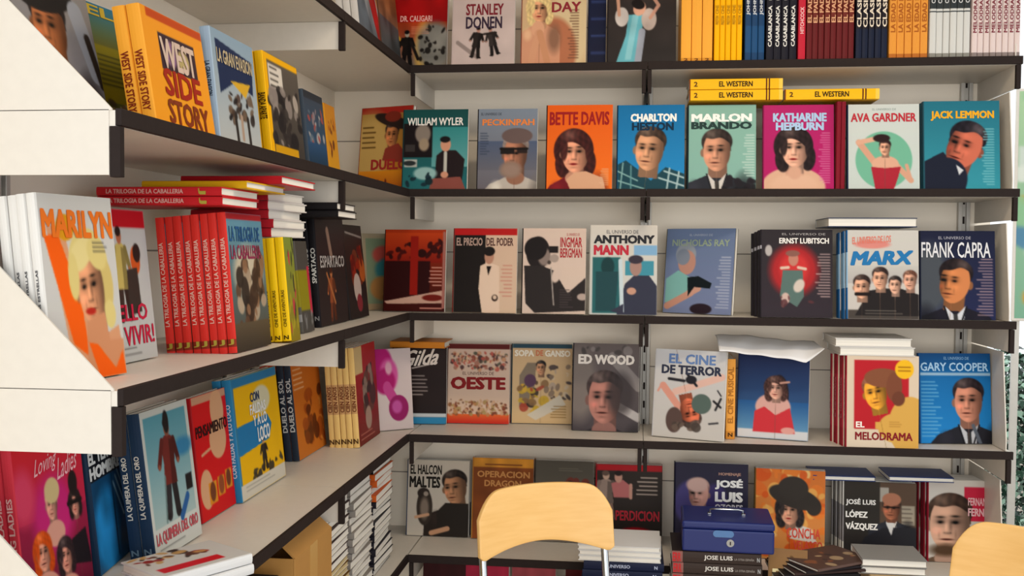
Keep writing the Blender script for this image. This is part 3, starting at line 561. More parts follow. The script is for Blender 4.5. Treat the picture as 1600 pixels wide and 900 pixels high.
place(S4((893, 673), (997, 677), 537), 'dark grey film book with a worried man lit half in shadow', 'worried man', [
    ('g', '6a6262', '4a4448'), ('s', .6, .2, 1, .6, .16, '8a8484', .1), ('e', .1, .6, .25, .5, '7c7470', .12), ('s', .7, .9, 1, 1.05, .12, 'b8b4b4', .05), ('f', .48, .78, .36, dict(skin='a87c74', hair='3a3030', suit='2a272c')), ('e', .72, .72, .2, .3, '3a3436', .1, 0, .75), ('k', .1, .02, .9, .14, 10, .06, '8a8484 4a4646', 3)],
    [('ED WOOD', .08, .16, .93, .3, 'e0d8d0', .05)], base='2a272e', n=2)
place(S4((1018, 682), (1129, 692), 546), 'white film book with birds and an upside-down orange face', 'upside-down face', [
    ('g', 'd4d6da', 'cfccc8'), ('s', .3, .6, .95, .36, .1, 'e8c4b8', .05), ('s', .35, .8, .12, .52, .1, 'e0a494', .03), ('s', .1, .5, .05, .6, .03, 'e0a494'), ('f', .52, .88, .2, dict(skin='d87c60', hair='4c3c38', ang=165)), ('e', .3, 1.0, .12, .18, '5c4c48'), ('e', .68, .75, .14, .14, '5c6c68'), ('k', .3, 1.0, .65, 1.12, 14, .06, '4c4440 6a5c54', 3), ('s', .2, .42, .42, .44, .04, '2a2a30'), ('e', .52, .42, .08, .06, '2a2a30'), ('s', .46, .34, .6, .5, .035, '2a2a30'), ('s', .85, .7, .95, .78, .03, '2a2a2e'), ('s', .95, .66, .88, .82, .03, '2a2a2e'), ('s', .8, 1.02, .92, 1.0, .025, '3a3a3e'), ('s', .9, .55, .95, .62, .02, '3a3a3e')],
    [('EL CINE', .2, .06, .86, .2, '6480b0', .03), ('DE TERROR', .1, .22, .95, .35, '34384a', .04)], base='c8c8cc', tilt=7)
spine_row('single orange spine standing between the birds book and the red dress book', '', 1133, 1148, 1, 4, .08, .232, 'e8a044', [(.0, .1, 'd08834')], [('EL CINE MUSICAL', .2, .9, 'a86c28', 'up', .6), ('N', .03, .08, '3a2410', 'h', .5)])
place(S4((1150, 683), (1262, 691), 553), 'deep blue film book with a woman in an off-shoulder red dress', 'red dress', [
    ('g', '243058', '3c6c9c'), ('v', 0, .7, 1, 1.15, '2c5c94', '6c9cc0'), ('r', 0, 1.12, 1, 1.25, 'd8dce0'), ('e', .58, .6, .14, .3, '2c2024'), ('e', .5, .78, .25, .2, 'dcb0a8', .02), ('p', 'c83c44', (.24, .85, .38, .78, .54, .9, .74, .78, .82, 1.16, .22, 1.16)), ('f', .54, .5, .16, dict(skin='e4b8a8', hair='4c3430', st='f')), ('s', .6, .42, .72, .4, .03, 'd8a898'), ('e', .72, 1.12, .1, .05, 'e0a8a0')],
    base='202c50', n=1, tilt=6)
place(S4((1321, 699), (1435, 702), 556), 'cream film book with a yellow-toned woman on red and a yellow sticker', 'yellow-toned woman', [
    ('g', 'e0d0bc', 'e0d2be'), ('r', .1, .06, .86, 1.0, 'b42630'), ('e', .88, .95, .3, .4, 'd8ac5c'), ('r', .4, .9, .98, 1.0, 'd8ac5c'), ('e', .68, .98, .24, .2, 'd8ac5c'), ('f', .4, .5, .23, dict(skin='e8ac44', hair='7c4c38', st='m', ang=-12)), ('e', .5, .3, .26, .13, '84543c'), ('e', .66, .42, .11, .2, '7c4c38'), ('e', .72, .58, .09, .1, '6c4030'), ('e', .8, .18, .13, .13, 'f0c030'), ('s', .72, .15, .88, .15, .02, 'a87818'), ('s', .72, .2, .88, .2, .02, 'a87818'), ('t', .6, .9, .8, .96, 3, 'a87c3c')],
    [('MELODRAMA', .13, 1.04, .92, 1.15, '801c24', .03), ('EL', .14, .9, .26, .98, 'f0e8e0', .03)], base='901a28', spine='8c1828', n=5, fan=.004, tilt=3, T=.017, bands=[(.2, .78, '9c2434')], stext=[('EL MELODRAMA', .3, .75, 'd8b0b0', 'up', .4)])
place(S4((1438, 694), (1550, 695), 553), 'bright blue film book with a man in dark suit and striped tie', 'striped tie', [
    ('g', '1c64a0', '2c88cc'), ('v', 0, 0, 1, .25, '1c4c80', '1c68a4'), ('r', 0, .27, 1, .31, 'a8c8e0'), ('t', .02, .4, .3, 1.15, 16, '6cb0dc'), ('f', .68, .66, .29, dict(skin='cc9480', hair='241c20', suit='24242c', shirt='c8ccd4', ang=0)), ('s', .74, 1.0, .84, 1.25, .05, '5c6470')],
    [('GARY COOPER', .02, .13, .97, .25, 'a8cce8', .02), uni(.35, .05, .7, .09, '88b4d8')], base='184c84')
for i, (u0, u1, vb, T, lab) in enumerate([(1312, 1430, 555, .024, 'lower white book lying with page edges out above the yellow-toned woman'), (1305, 1425, 537, .024, 'upper white book lying with page edges out below the third shelf')]):
    z = un(u0, vb, 1, .02)[2] if i == 0 else z+.0245
    xa, xb = ux(u0, .02, z), ux(u1, .02, z); r = make_book(lab, .19, xb-xa, T, None, base='e4e2de')
    r.matrix_world = lay((xa+xb)/2, .02+.095, z, 0, .19, xb-xa, T, 'fore')

# ------------------------------------------------------------------ back wall, fifth shelf
def S5(a, b, v): return ('Z', 5, a, b, v)
place(S5((634, 837), (731, 841), 719), 'cream film book with a man in dark suit holding a dark bird statue', 'bird statue', [
    ('g', 'd4ccc0', 'ccc4b8'), ('f', .78, .44, .27, dict(skin='b88c6c', hair='241c18', suit='2c2420', shirt='c8c0b4', ang=-8, turn=.7)), ('p', '2a2420', (.5, 1.25, .48, .85, .62, .7, 1, .7, 1, 1.25)), ('e', .28, .78, .13, .3, '3a322c'), ('e', .26, .55, .1, .09, '342c28'), ('e', .3, .56, .04, .04, 'a89c90'), ('e', .28, .8, .07, .18, '8a7c70', .04), ('s', .14, .95, .34, .9, .05, 'd4a888'), ('s', .4, 1.2, .66, 1.12, .08, 'c89c7c')],
    [('EL HALCON', .05, .08, .56, .24, '26221e', .03), ('MALTES', .04, .27, .54, .46, '26221e', .04)], base='243c5c', n=2)
place(S5((736, 842), (832, 846), 716), 'brown film book with orange band along its top, behind the front chair', 'orange band', [
    ('g', '8a4c24', '7c4422'), ('r', 0, 0, 1, .14, 'd8983c'), ('n', .15), ('s', .2, .1, .8, .1, .02, '7c4422')],
    [('OPERACION', .08, .2, .94, .3, 'c88c50'), ('DRAGON', .2, .34, .8, .44, 'c88c50')], base='b87c34', n=2)
place(S5((834, 846), (926, 850), 720), 'grey film book with a reddish figure, mostly behind the front chair', 'grey film', [
    ('g', '5c5850', '7c746a'), ('t', .4, .12, .9, .15, 2, '8a867c'), ('k', .4, .3, .95, .5, 18, .08, '7c3c34 4a3c34 6a4a40 3a302c', 6)], base='4a443e', n=1)
place(S5((930, 850), (1034, 854), 726), 'dark brown film book with a bright red top and a pink-dressed pair', 'bright red top', [
    ('g', '38302c', '2e2826'), ('r', 0, 0, 1, .1, 'b8242c'), ('b', .14, .12, .75, ('d8b8a4', 'a8948a', 'b89888')), ('p', 'c87c7c', (.22, .3, .4, .24, .55, .36, .5, .52, .26, .52)), ('e', .33, .2, .06, .09, 'd8a898'), ('e', .33, .14, .06, .04, '2a201e'), ('s', .52, .32, .52, .52, .05, 'd8a898'), ('e', .6, 1.08, .26, .1, 'a81c28', .03), ('e', .85, 1.15, .16, .06, 'b8a8a0', .03), ('t', .55, .2, .92, .46, 5, 'd8c8bc', 'r')],
    [('PERDICION', .3, .72, .96, .88, 'b8303c')], base='a81c28', n=2)
place(S5((1053, 866), (1168, 872), 723), 'dark violet-grey film book with a pale head and white block title', 'pale head', [
    ('g', '2e2c40', '2c2a3c'), ('e', .2, .55, .22, .3, '4a4478', .05), ('e', .55, .5, .16, .22, '40386a', .05), ('f', .32, .42, .2, dict(skin='c8a098', hair='8a6c68', turn=-.5, side=-1)), ('e', .3, .3, .15, .1, 'd0b0a8', .03), ('e', .5, .9, .3, .12, '3a2c34')],
    [('JOSÉ', .55, .2, .93, .35, 'eceae6', .05), ('LUIS', .55, .38, .93, .52, 'eceae6', .05), ('OZORES', .55, .55, .93, .64, 'c8c4c8', .03), ('HOMENAJE', .6, .12, .9, .17, 'b89080')], base='1c1c30', n=1, tilt=5)
place(S5((1178, 872), (1288, 880), 732), 'orange floral film book with a woman under a wide dark hat', 'dark hat', [
    ('g', 'd87c3c', 'e0a060'), ('k', 0, 0, 1, 1.25, 90, .12, 'e8863c f0b868 d86028 f8d08c e07434', 11), ('p', 'e8e0d8', (.5, .85, .62, .75, .8, .8, .9, 1.0, .5, .95)), ('f', .5, .56, .2, dict(skin='dcac94', hair='2e2828', st='f')), ('e', .56, .38, .38, .15, '38322e', .012, 14), ('e', .54, .26, .22, .17, '3a3430'), ('e', .84, .5, .11, .12, '38322e')],
    [('CONCHA', .46, .8, .94, .94, 'd85040', .02), ('VELASCO', .56, .97, .97, 1.1, 'd85040', .02)], base='7a5a2c', n=2, tilt=4, T=.014)
place(S5((1316, 878), (1431, 884), 752), 'dark grey film book with a bald man in a suit and white title', 'bald man', [
    ('g', '38342f', '2c2a2a'), ('r', .5, 0, 1, .75, '5c4c40'), ('r', .5, .08, .62, .3, 'b0aca4'), ('r', .8, .35, .98, .65, 'a8a090'), ('t', .8, .4, .98, .6, 4, '6a6058'), ('f', .66, .4, .17, dict(skin='a87058', hair='3c302a', suit='2e3038', shirt='e0dcd8')), ('e', .66, .26, .13, .1, 'b07c64'), ('s', .56, .38, .76, .38, .02, '1c1614'), ('p', '26262c', (.1, 1.2, .3, .85, .55, .7, 1, .68, 1, 1.25, .1, 1.25)), ('s', .5, 1.02, .72, 1.1, .09, 'c89078'), ('s', .72, 1.05, .84, 1.15, .07, 'dcdcdc'), ('s', .4, 1.1, .6, 1.06, .03, 'c89078'), ('p', 'e0e0e0', (.58, .62, .66, .82, .7, .62))],
    [('JOSÉ LUIS', .04, .26, .45, .38, 'ece8e2', .03), ('LÓPEZ', .04, .44, .34, .56, 'ece8e2', .04), ('VÁZQUEZ', .04, .62, .48, .76, 'ece8e2', .04)], base='2c2a28', spine='5c5a5c', n=5, fan=.003, tilt=3, T=.017, bands=[(0, .25, 'd8d4cc'), (.25, .7, '8c888a'), (.7, 1, 'd0ccc4')])
place(S5((1449, 878), (1562, 882), 750), 'white film book with a large bearded face and a crimson title panel', 'bearded face', [
    ('g', 'dcd8d2', 'd6d2cc'), ('r', .5, .1, .95, .62, 'c8304c'), ('f', .3, .66, .42, dict(skin='d8b4a0', hair='3c2c24', suit='6a5444')), ('e', .24, 1.07, .22, .09, '54402f', .07)],
    [('FERNANDO', .56, .26, .92, .38, 'e8b8bc', .02), ('FERNAN', .56, .42, .92, .54, 'e8b8bc', .03)], base='c8c4c0', spine='8c1428', n=5, fan=.0035, tilt=3, T=.017)
for lab, u0, u1, vb in (('slim white book with navy cover lying on the bald man books', 1282, 1384, 738), ('slim white book with navy cover lying on the bearded face books', 1406, 1512, 741)):
    z = Z[5]+{q[0]: q[2] for q in BOOKS}['bald man' if 'bald' in lab else 'bearded face']+.0035; xa, xb = ux(u0, .0, z), ux(u1, .0, z); r = make_book(lab, .13, xb-xa, .014, None, base='28407c')
    r.matrix_world = lay((xa+xb)/2, .185, z, 0, .13, xb-xa, .014, 'fore')

# lowest shelf, only the tops of its books reach into view
rg = random.Random(4)
for i, (x, c) in enumerate([(.03, '3a1a1c'), (.16, 'b0304c'), (.30, 'a85058'), (.46, '58181c')]):
    r = make_book(['dark maroon', 'crimson', 'dusty pink', 'dark red'][i]+' book standing on the lowest back shelf, only its top in view', .13, .262, .03, [('g', c, c), ('n', .1)], base=c)
    r.matrix_world = stand((x, .06, Z[6]), 0, 5, 0, .03)

# ------------------------------------------------------------------ LEFT WALL, top shelf far bay
place(('X', 1, 563, 596, None, -.03), 'white book with red and blue shapes on the far left top shelf', 'red and blue shapes', [
    ('g', 'c8c4c0', '6c7c88'), ('p', 'a82020', (.1, 0, .6, 0, 1, .8, 1, 1.25)), ('p', 'c87830', (.6, 0, 1, 0, 1, .7)), ('p', '5c6a74', (0, .3, .8, 1.25, 0, 1.25)), ('n', .2)], H=.25, base='c8c4c0', n=2)
place(('X', 1, 598, 628, None, -.03), 'orange and grey book close to the corner on the far left top shelf', 'orange and grey', [
    ('g', 'a86030', '6a6460'), ('r', 0, .7, 1, 1.25, '4c5054'), ('n', .25)], H=.25, base='5a3828')
# ------------------------------------------------------------------ left wall, second shelf
def L2(a, b, v, x=-.03): return ('X', 2, a, b, v, x)
place(('W', 2, (-.125, -1.655), (-.115, -1.472), -75), 'grey film book with a man in a black beret, nearest on the second shelf', 'black beret', [
    ('g', '8c8884', '8a8890'), ('f', .42, .5, .3, dict(skin='b07048', hair='241c1c', suit='3c302c', turn=.5)), ('e', .42, .24, .36, .15, '1c1818', .012, -8), ('s', .8, .3, .95, .8, .2, '9ca0a8', .05), ('s', .9, .5, 1, .9, .08, '2c2420')], base='6c6864', n=1, tilt=12)
place(('W', 2, (-.16, -1.44), (-.14, -1.26), -5), 'olive green film book with blue top and a small crowd at its foot', 'olive green', [
    ('g', '3c7c9c', '6a6414'), ('v', 0, 0, 1, .4, '40809c', '6c6c34'), ('v', 0, .4, 1, .95, '8a8424', '9c9018'), ('t', .25, .5, .8, .78, 7, '3c3c18'), ('k', .2, .9, .95, 1.2, 40, .06, '2c2420 8c6c4c b89c7c 4a3c2c c8b49c', 3)],
    [('EL', .2, .02, .6, .12, 'c8a838')], base='4c4c20', tilt=12)
place(L2(245, 338, 8), 'yellow-orange film book with big red slanted title, second shelf on the left wall', 'yellow-orange', [
    ('g', 'e89c30', 'eba030'), ('r', .08, .0, 1, .1, 'b84c20'), ('r', .22, .22, .82, .62, '3c2c34'), ('e', .4, .42, .1, .14, '8c6c8c', .03), ('e', .6, .45, .1, .12, 'b8a878', .03)],
    [('WEST', .24, .26, .8, .6, 'c8b0a0', .03), ('SIDE', .22, .6, .84, .9, '982818', .03), ('STORY', .22, .93, .9, 1.2, '7c3418', .03)], base='e49828', spine='eda234', n=1, tilt=9, T=.02, stext=[('WEST SIDE STORY', .12, .62, '7c2814', 'down', .6)])
place(L2(345, 410, 42), 'pale blue film book with soldiers under a yellow sky, second shelf left wall', 'soldiers', [
    ('g', '8ca4b8', 'b8bcbc'), ('p', '1c2c4c', (.08, .1, .95, .2, .9, .6, .5, .5, .1, .7)), ('p', 'd0a838', (.35, .52, .85, .48, .7, .66)), ('k', .25, .65, .85, .95, 34, .07, '2c2624 4c3c34 1c1a1c 6a5a4c', 5), ('s', .4, .9, .42, 1.2, .06, '2c2826'), ('s', .55, .9, .55, 1.15, .06, 'a89484'), ('s', .7, .9, .72, 1.22, .06, '2c2826')],
    [('LA GRAN EVASION', .1, .2, .92, .36, 'b8a888', .02)], base='8aa4bc', spine='9cb0c4', T=.018, stext=[('LA GRAN EVASION', .4, .7, '2c3448', 'down', .5)])
place(L2(426, 478, 80), 'yellow-edged film book with a black and white couple and a white corner panel', 'yellow-edged', [
    ('g', '5c5650', '3c3834'), ('r', 0, 0, 1, .08, 'e8b010'), ('r', 0, 0, .08, 1.25, 'e8b010'), ('r', .1, .12, .5, .42, 'd8d4cc'), ('k', .1, .35, .95, 1.1, 40, .12, '1c1a1c 2a2626 8c8480 b0a8a0 3c3836', 4), ('r', .1, 1.1, .8, 1.25, 'c89818'), ('t', .15, .16, .45, .38, 4, '3c3834')],
    base='e8b010', n=2, T=.017, stext=[('BANDA APARTE', .35, .6, '3c2408', 'down', .8)])
place(L2(484, 514, 140), 'dark blue-grey film book near the corner, second shelf of the left wall', 'blue-grey', [
    ('g', '3c4450', '2c4c6c'), ('r', 0, 0, 1, .12, '2c3038'), ('k', .1, .3, .9, .9, 24, .1, 'a8a4a4 8c7c80 5c6c7c 9c4c48', 5), ('v', 0, .85, 1, 1.25, '2c4c70', '1c3448')], base='3a4450')
place(L2(516, 532, 162), 'narrow looking orange and brown book beside the corner on the second shelf', 'orange and brown', [
    ('g', 'b87c28', 'c89428'), ('k', .2, .3, .8, .9, 14, .1, '5c2c14 8c4418', 5)], base='c08420')
# corner book, turned towards the viewer
a = np.array([-.205, .2, Z[2]]); b_ = np.array([-.03, .04, Z[2]])
def corner(shelf_, a, b, vt, label, short, art, titles, base, tilt=6, T=.018, n=0):
    d = np.array(b)-np.array(a); W = float(np.hypot(*d)); yaw = math.atan2(d[1], d[0]); z = Z[shelf_]; a3 = np.array([a[0], a[1], z])
    bk = np.array([-math.sin(yaw), math.cos(yaw), 0]); t = math.radians(tilt)
    H = solve(lambda h: pr(a3+bk*h*math.sin(t)+np.array([0, 0, h*math.cos(t)]))[1]-vt, .05, .5)
    BOOKS.append((short, round(W, 3), round(H, 3), round(math.degrees(yaw)), a3))
    r = make_book(label, W, H, T, art, titles, base=base); r.matrix_world = stand(a3, yaw, tilt, 0, T); return r
corner(2, (-.19, .125), (-.015, .06), 171, 'orange and yellow film book with a man in wide-brimmed hat, in the corner', 'wide-brimmed hat', [
    ('g', 'a8884c', 'c87c24'), ('r', 0, 0, 1, .1, 'a83028'), ('e', .2, .6, .4, .5, 'c8a868', .2), ('e', .62, .22, .36, .09, '2c201c', .012, 15), ('f', .62, .42, .18, dict(skin='c08458', hair='2c201c')), ('e', .62, .22, .36, .08, '2c201c', .012, 15), ('e', .62, .15, .16, .08, '7c3024'), ('p', '8c3c30', (.5, .62, .75, .55, .95, .75, .95, .85, .45, .8)), ('v', .0, .95, 1, 1.2, 'd89028', 'b86820'), ('t', .04, .3, .35, .6, 5, '5c4420'), ('k', .2, 1.1, 1, 1.25, 14, .08, '5c2018 7c3018', 4)],
    [('DUELO', .25, .78, .95, .94, '9c2c28', .04)], '8c2420')

# ------------------------------------------------------------------ left wall, third shelf
place(('W', 3, (-.1, -1.652), (-.078, -1.5), 303), 'white film book with a painted blonde woman in orange, nearest on the third shelf', 'painted blonde', [
    ('g', 'd4d4d2', 'ccccca'), ('p', 'd8a07c', (.08, .22, .3, .2, .42, .7, .6, 1.0, .95, .9, 1, 1.25, .3, 1.25)), ('p', 'ee6412', (.04, .28, .22, .26, .45, .7, .5, 1.1, .3, 1.0)), ('e', .32, .22, .12, .09, 'd89a20'), ('e', .6, .46, .27, .24, 'e0d08c'), ('e', .8, .62, .12, .2, 'd4c07c'), ('e', .84, .82, .08, .1, 'e0d08c'), ('f', .6, .62, .27, dict(skin='dca480', hair='d8c680', ang=-8, turn=.3)), ('e', .5, .4, .17, .1, 'e8da9c', .02, -30), ('e', .72, .4, .14, .1, 'e0d08c', .02, 30), ('e', .38, .55, .07, .16, 'e0d08c'), ('e', .57, .79, .07, .025, 'b02c20'), ('p', 'd09470', (.5, .86, .76, .8, .8, 1.0, 1, 1.0, 1, 1.25, .45, 1.25)), ('p', 'ee6412', (.5, 1.0, .62, 1.02, .85, 1.2, .97, 1.08, 1, 1.25, .62, 1.25)), ('t', .68, .32, .92, .38, 3, '3c3c3c')],
    [('MARILYN', .04, .1, .98, .29, 'e07020', .04, 0, -.0)], base='d4d2ce', spine='dcdad6', n=3, T=.0145, tilt=6, stext=[('EL UNIVERSO DE LAS ESTRELLAS', .1, .6, '5c5c60', 'up', .25)],
    copies='plain white spine beside the painted blonde')
place(('X', 3, 171, 247, 326, -.14), 'white film book with a red top, a couple drawing and pink title', 'couple drawing', [
    ('g', 'c8ccce', 'c0c4c4'), ('r', 0, 0, 1, .15, 'b8202c'), ('b', .42, .16, .75, ('b06c50', 'c8b870', '3c302c')), ('e', .72, .42, .1, .12, 'c85c2c'), ('e', .76, .36, .08, .08, '2a2220'), ('p', '38322f', (.52, .5, .74, .48, .76, .85, .5, .88)), ('t', .1, 1.14, .8, 1.19, 2, '5c5c5c')],
    [('BELLO', .12, .78, .86, .92, 'b82440', .02), ('ES VIVIR!', .06, .96, .96, 1.12, 'b82440', .02)], base='b0b4b4', spine='c8c8c8')
place(('X', 3, 370, 424, 333, -.035), 'blue film book with mounted riders, in front of eight red spines', 'mounted riders', [
    ('g', '6ca0b8', '4c4438'), ('r', 0, 0, 1, .06, 'a82830'), ('e', .5, .55, .4, .25, 'c8c0ac', .1), ('k', .15, .4, .9, 1.05, 46, .12, '2c2420 5c4434 3c2c24 8c6c54 b0a08c', 5), ('v', 0, 1.0, 1, 1.25, '5c5040', '3c342c')],
    [('LA TRILOGIA DE', .06, .12, .9, .26, '2c5888', .02), ('LA CABALLERIA', .06, .29, .9, .42, '8c3450', .02)], base='c82c28', spine='d8342c', n=7, T=.0155, tilt=5,
    stext=[('LA TRILOGIA DE LA CABALLERIA', .22, .82, 'e8b8a8', 'up', .5), ('J', .06, .1, 'b0a040', 'h', .7)], bands=[(.045, .1, '8c3020')], copies='bright red spine with pale lettering')
place(('X', 3, 455, 470, 372, -.012), 'thin yellow book standing before the green and pink spines', 'thin yellow', [
    ('g', '7c8c3c', '8c7c28'), ('k', .1, .1, .9, 1.1, 20, .12, '3c3c28 a89c30 b83c48', 5)], base='f0c410', spine='f4c814', n=2, T=.0165, tilt=5, stext=[('CINE DE AVENTURAS', .15, .5, '6c5410', 'up', .4), ('N', .03, .07, '3c2808', 'h', .6)], bands=[(0, .015, '5c4008')])
place(('X', 3, 474, 492, 378, -.06), 'grey film book with a yellow-green middle and pink edge, third shelf', 'yellow-green middle', [
    ('v', 0, 0, 1, 1.25, '4a4844', '4c4a48'), ('r', 0, .4, .8, .95, '8c8420'), ('r', .8, .35, 1, 1.0, 'b83048'), ('k', .1, 1, .9, 1.2, 12, .08, '6c6c6c 8c8c8c', 4)], base='4a4a48', spine='5a5854', n=3, T=.014, bands=[(.28, .68, '8c8420'), (.12, .2, '8c8c8c')])
place(('X', 3, 502, 545, 340, -.075), 'black film book with a pale title and a warrior figure, third shelf left wall', 'warrior figure', [
    ('g', '2c2424', '2a2222'), ('s', .4, .15, .5, .45, .1, '8c7468', .03), ('b', .45, .6, .6, ('b07048', '8c4c30', '6c3824')), ('s', .3, .65, .55, 1.0, .04, 'a86c44')],
    [('ESPARTACO', .1, .44, .95, .58, 'a8a09c', .02)], base='201c20', spine='1e1c20', n=4, T=.016, tilt=4, stext=[('SPARTACO', .4, .72, 'dcdad4', 'up', .7), ('N', .06, .1, '8c8c8c', 'h', .7)])
place(('X', 3, 549, 577, 352, -.075), 'dark film book with a red-haired figure in white, third shelf near the corner', 'red-haired figure', [
    ('g', '2c2422', '241e1e'), ('s', .1, .1, .95, .16, .03, '8c8480'), ('k', .3, .2, .9, .8, 22, .14, '8c2c1c b05c2c 5c1c18 6c3424', 3), ('e', .5, .85, .2, .2, 'b8a8a0'), ('e', .55, 1.05, .15, .12, '7c2c34')], base='241e1e')
corner(3, (-.155, .09), (-.035, .19), 366, 'pale green framed film book with a pink and teal picture, third shelf corner', 'pale green framed', [
    ('g', 'a89c84', 'a08c70'), ('r', .06, .08, .92, 1.15, '7c8c74'), ('e', .45, .35, .25, .15, 'b85850', .05), ('e', .55, .6, .3, .2, '3c7c84', .06), ('e', .4, .9, .28, .2, 'a87c4c', .05), ('e', .6, 1.05, .2, .1, '5c2c20', .03)], [], 'a89c84')

# ------------------------------------------------------------------ left wall, fourth shelf
place(('W', 4, (-.215, -1.535), (-.21, -1.36), 712), 'crimson film book with four painted women and a white script title', 'four painted women', [
    ('g', 'd02c34', '7c1c3c'), ('v', 0, 0, 1, .6, 'd43038', 'b82c50'), ('v', 0, .6, 1, 1.25, '9c2448', '6c1c38'), ('e', .5, .6, .3, .3, 'c8307c', .15), ('e', .1, .4, .15, .2, 'd84c6c', .1), ('f', .48, .52, .12, dict(skin='e0a898', hair='d8c494')), ('e', .5, .42, .11, .1, 'd8c494'), ('e', .5, .75, .14, .1, 'e0a898'), ('f', .83, .58, .1, dict(skin='dca090', hair='241c1c', st='f')), ('e', .82, .42, .07, .1, '241c1c'), ('s', .72, .57, .92, .57, .04, '1c1616'), ('p', '1c161c', (.72, .85, .95, .8, 1, 1.1, .75, 1.05)), ('f', .3, .85, .14, dict(skin='e0a490', hair='c85018', st='f')), ('f', .62, .95, .13, dict(skin='dca090', hair='2c2024', st='f')), ('e', .3, 1.15, .2, .15, 'dca090'), ('e', .62, 1.2, .16, .1, 'dca090')],
    [('Loving', .28, .16, .62, .32, 'e8b0b8', .0, .5, .06), ('Ladies', .6, .2, .92, .36, 'e8b0b8', .0, .5, .06)], base='1c1818', spine='d03848', n=3, T=.0155, H=.25, stext=[('LOVING LADIES', .2, .7, 'e8b8b8', 'up', .6)])
place(('W', 4, (-.207, -1.345), (-.235, -1.17), 692), 'deep blue film book with slanted white outlined title, fourth shelf', 'deep blue', [
    ('g', '1c4c74', '1c5078'), ('r', 0, 0, 1, .4, '1c2028'), ('e', .3, .9, .3, .4, '2c84c0', .1), ('s', .55, .5, .75, .85, .03, '8cb0c8'), ('s', .62, .45, .82, .8, .03, '8cb0c8'), ('s', .68, .4, .88, .75, .02, '8cb0c8'), ('r', .5, .4, .54, 1.2, '143c5c'), ('n', .2)],
    [('EL TERCER', .0, .12, .8, .24, 'd4d8d8', .05, 0, .0), ('HOMBRE', .0, .26, .8, .38, 'd4d8d8', .05)], base='1c3048')
place(('X', 4, 244, 316, 650, -.15), 'white-framed film book with a tramp-like man standing in snow, fourth shelf', 'man in snow', [
    ('g', 'c8ccc8', 'ccd0cc'), ('v', .05, .06, .94, 1.0, '5c98a8', 'a8bcbc'), ('e', .8, .4, .2, .08, '3c80a8', .05), ('b', .5, .12, .85, ('8c5440', '6c2c28', '2c2a2e'), 3), ('e', .5, .14, .06, .1, '1c1a1c'), ('r', .78, .66, .92, .8, '1c1a1c'), ('s', .78, .85, .62, 1.0, .08, '2c5c94'), ('s', .3, .98, .36, .6, .03, '6c8484'), ('t', .1, 1.18, .9, 1.2, 1, '5c5c5c')],
    [('LA QUIMERA DEL ORO', .06, 1.03, .94, 1.15, 'b8545c', .03)], base='1c2c40', spine='20344c', n=1, T=.022, tilt=7, stext=[('LA QUIMERA DEL ORO', .3, .72, 'd4d0c4', 'up', .5), ('N', .06, .1, '6c8494', 'h', .6)])
place(('X', 4, 317, 369, 625, -.178), 'red film book with beige shapes and three small portraits, fourth shelf', 'beige shapes', [
    ('g', 'c81c20', 'c41c20'), ('r', 0, 0, 1, .08, 'c89c80'), ('e', .65, .5, .25, .2, 'd4a884'), ('e', .7, .2, .2, .22, 'd4a884'), ('e', .2, .95, .18, .2, 'd4a884'), ('s', .15, .6, .5, .55, .03, 'd4a884'), ('r', .25, .9, .48, 1.12, 'd08c28'), ('r', .52, .88, .72, 1.08, 'd08c28'), ('r', .76, .85, .95, 1.05, 'd08c28'), ('e', .36, 1.0, .08, .1, '6c3c24'), ('e', .62, .97, .08, .1, '8c4c2c'), ('e', .85, .94, .07, .09, '6c3c24')],
    [('PENSAMIENTO', .05, .3, .96, .42, '2c1414', .02)], base='a81c20')
place(('X', 4, 379, 447, 596, -.165), 'yellow and blue film book with a small seated figure, fourth shelf', 'yellow and blue', [
    ('g', 'e4b418', 'e4b418'), ('r', 0, 0, 1, .1, '2878a8'), ('r', 0, 0, .03, 1.25, '2878a8'), ('p', '2478ac', (.03, .5, .7, .48, .78, .6, .7, .75, .03, .8)), ('e', .6, .3, .2, .15, 'd8d4b8', .03), ('k', .25, 1.0, .95, 1.08, 16, .06, '2c2824 3c3830', 5), ('b', .55, .72, .34, ('c89c80', '2c2824', '2c2824')), ('r', 0, 1.09, 1, 1.25, 'd4d0c4'), ('t', .1, 1.13, .9, 1.17, 2, '8c8c84')],
    [('CON', .36, .2, .56, .3, '2c3c5c'), ('FALDAS', .33, .32, .68, .43, 'e0e0dc', .03), ('Y A LO', .38, .44, .68, .56, 'e0e0dc', .03), ('LOCO', .45, .58, .72, .74, 'e0e0dc', .03)], base='2878a8', spine='2c7cac', n=1, T=.02, stext=[('CON FALDAS Y A LO LOCO', .2, .8, 'c8dce8', 'up', .5)])
place(('X', 4, 418, 464, 577, -.225), 'rust red film book with a dark gunman shape, behind the yellow and blue one', 'gunman shape', [
    ('g', 'a84020', '6c2418'), ('p', '2c1818', (.4, .15, .6, .1, .75, .6, .7, 1.2, .3, 1.2, .45, .6)), ('e', .8, 1.05, .15, .12, '8c7c6c', .04)], base='2c2c34', spine='2c3038', stext=[('CENTAUROS', .3, .75, 'd0ccc8', 'down', .6)])
place(('X', 4, 468, 510, 570, -.187), 'orange film book with brown figure drawings, left of the yellow spines', 'brown figure drawings', [
    ('g', 'b86424', 'c87830'), ('t', .05, .1, .45, .35, 5, 'e0b088'), ('k', .3, .45, .95, 1.1, 30, .13, '7c3c18 9c4c1c d08840 5c2c14', 4)], base='b05c20', spine='2c3440', n=1, stext=[('DUELO AL SOL', .3, .85, 'd4d4d0', 'up', .7)])
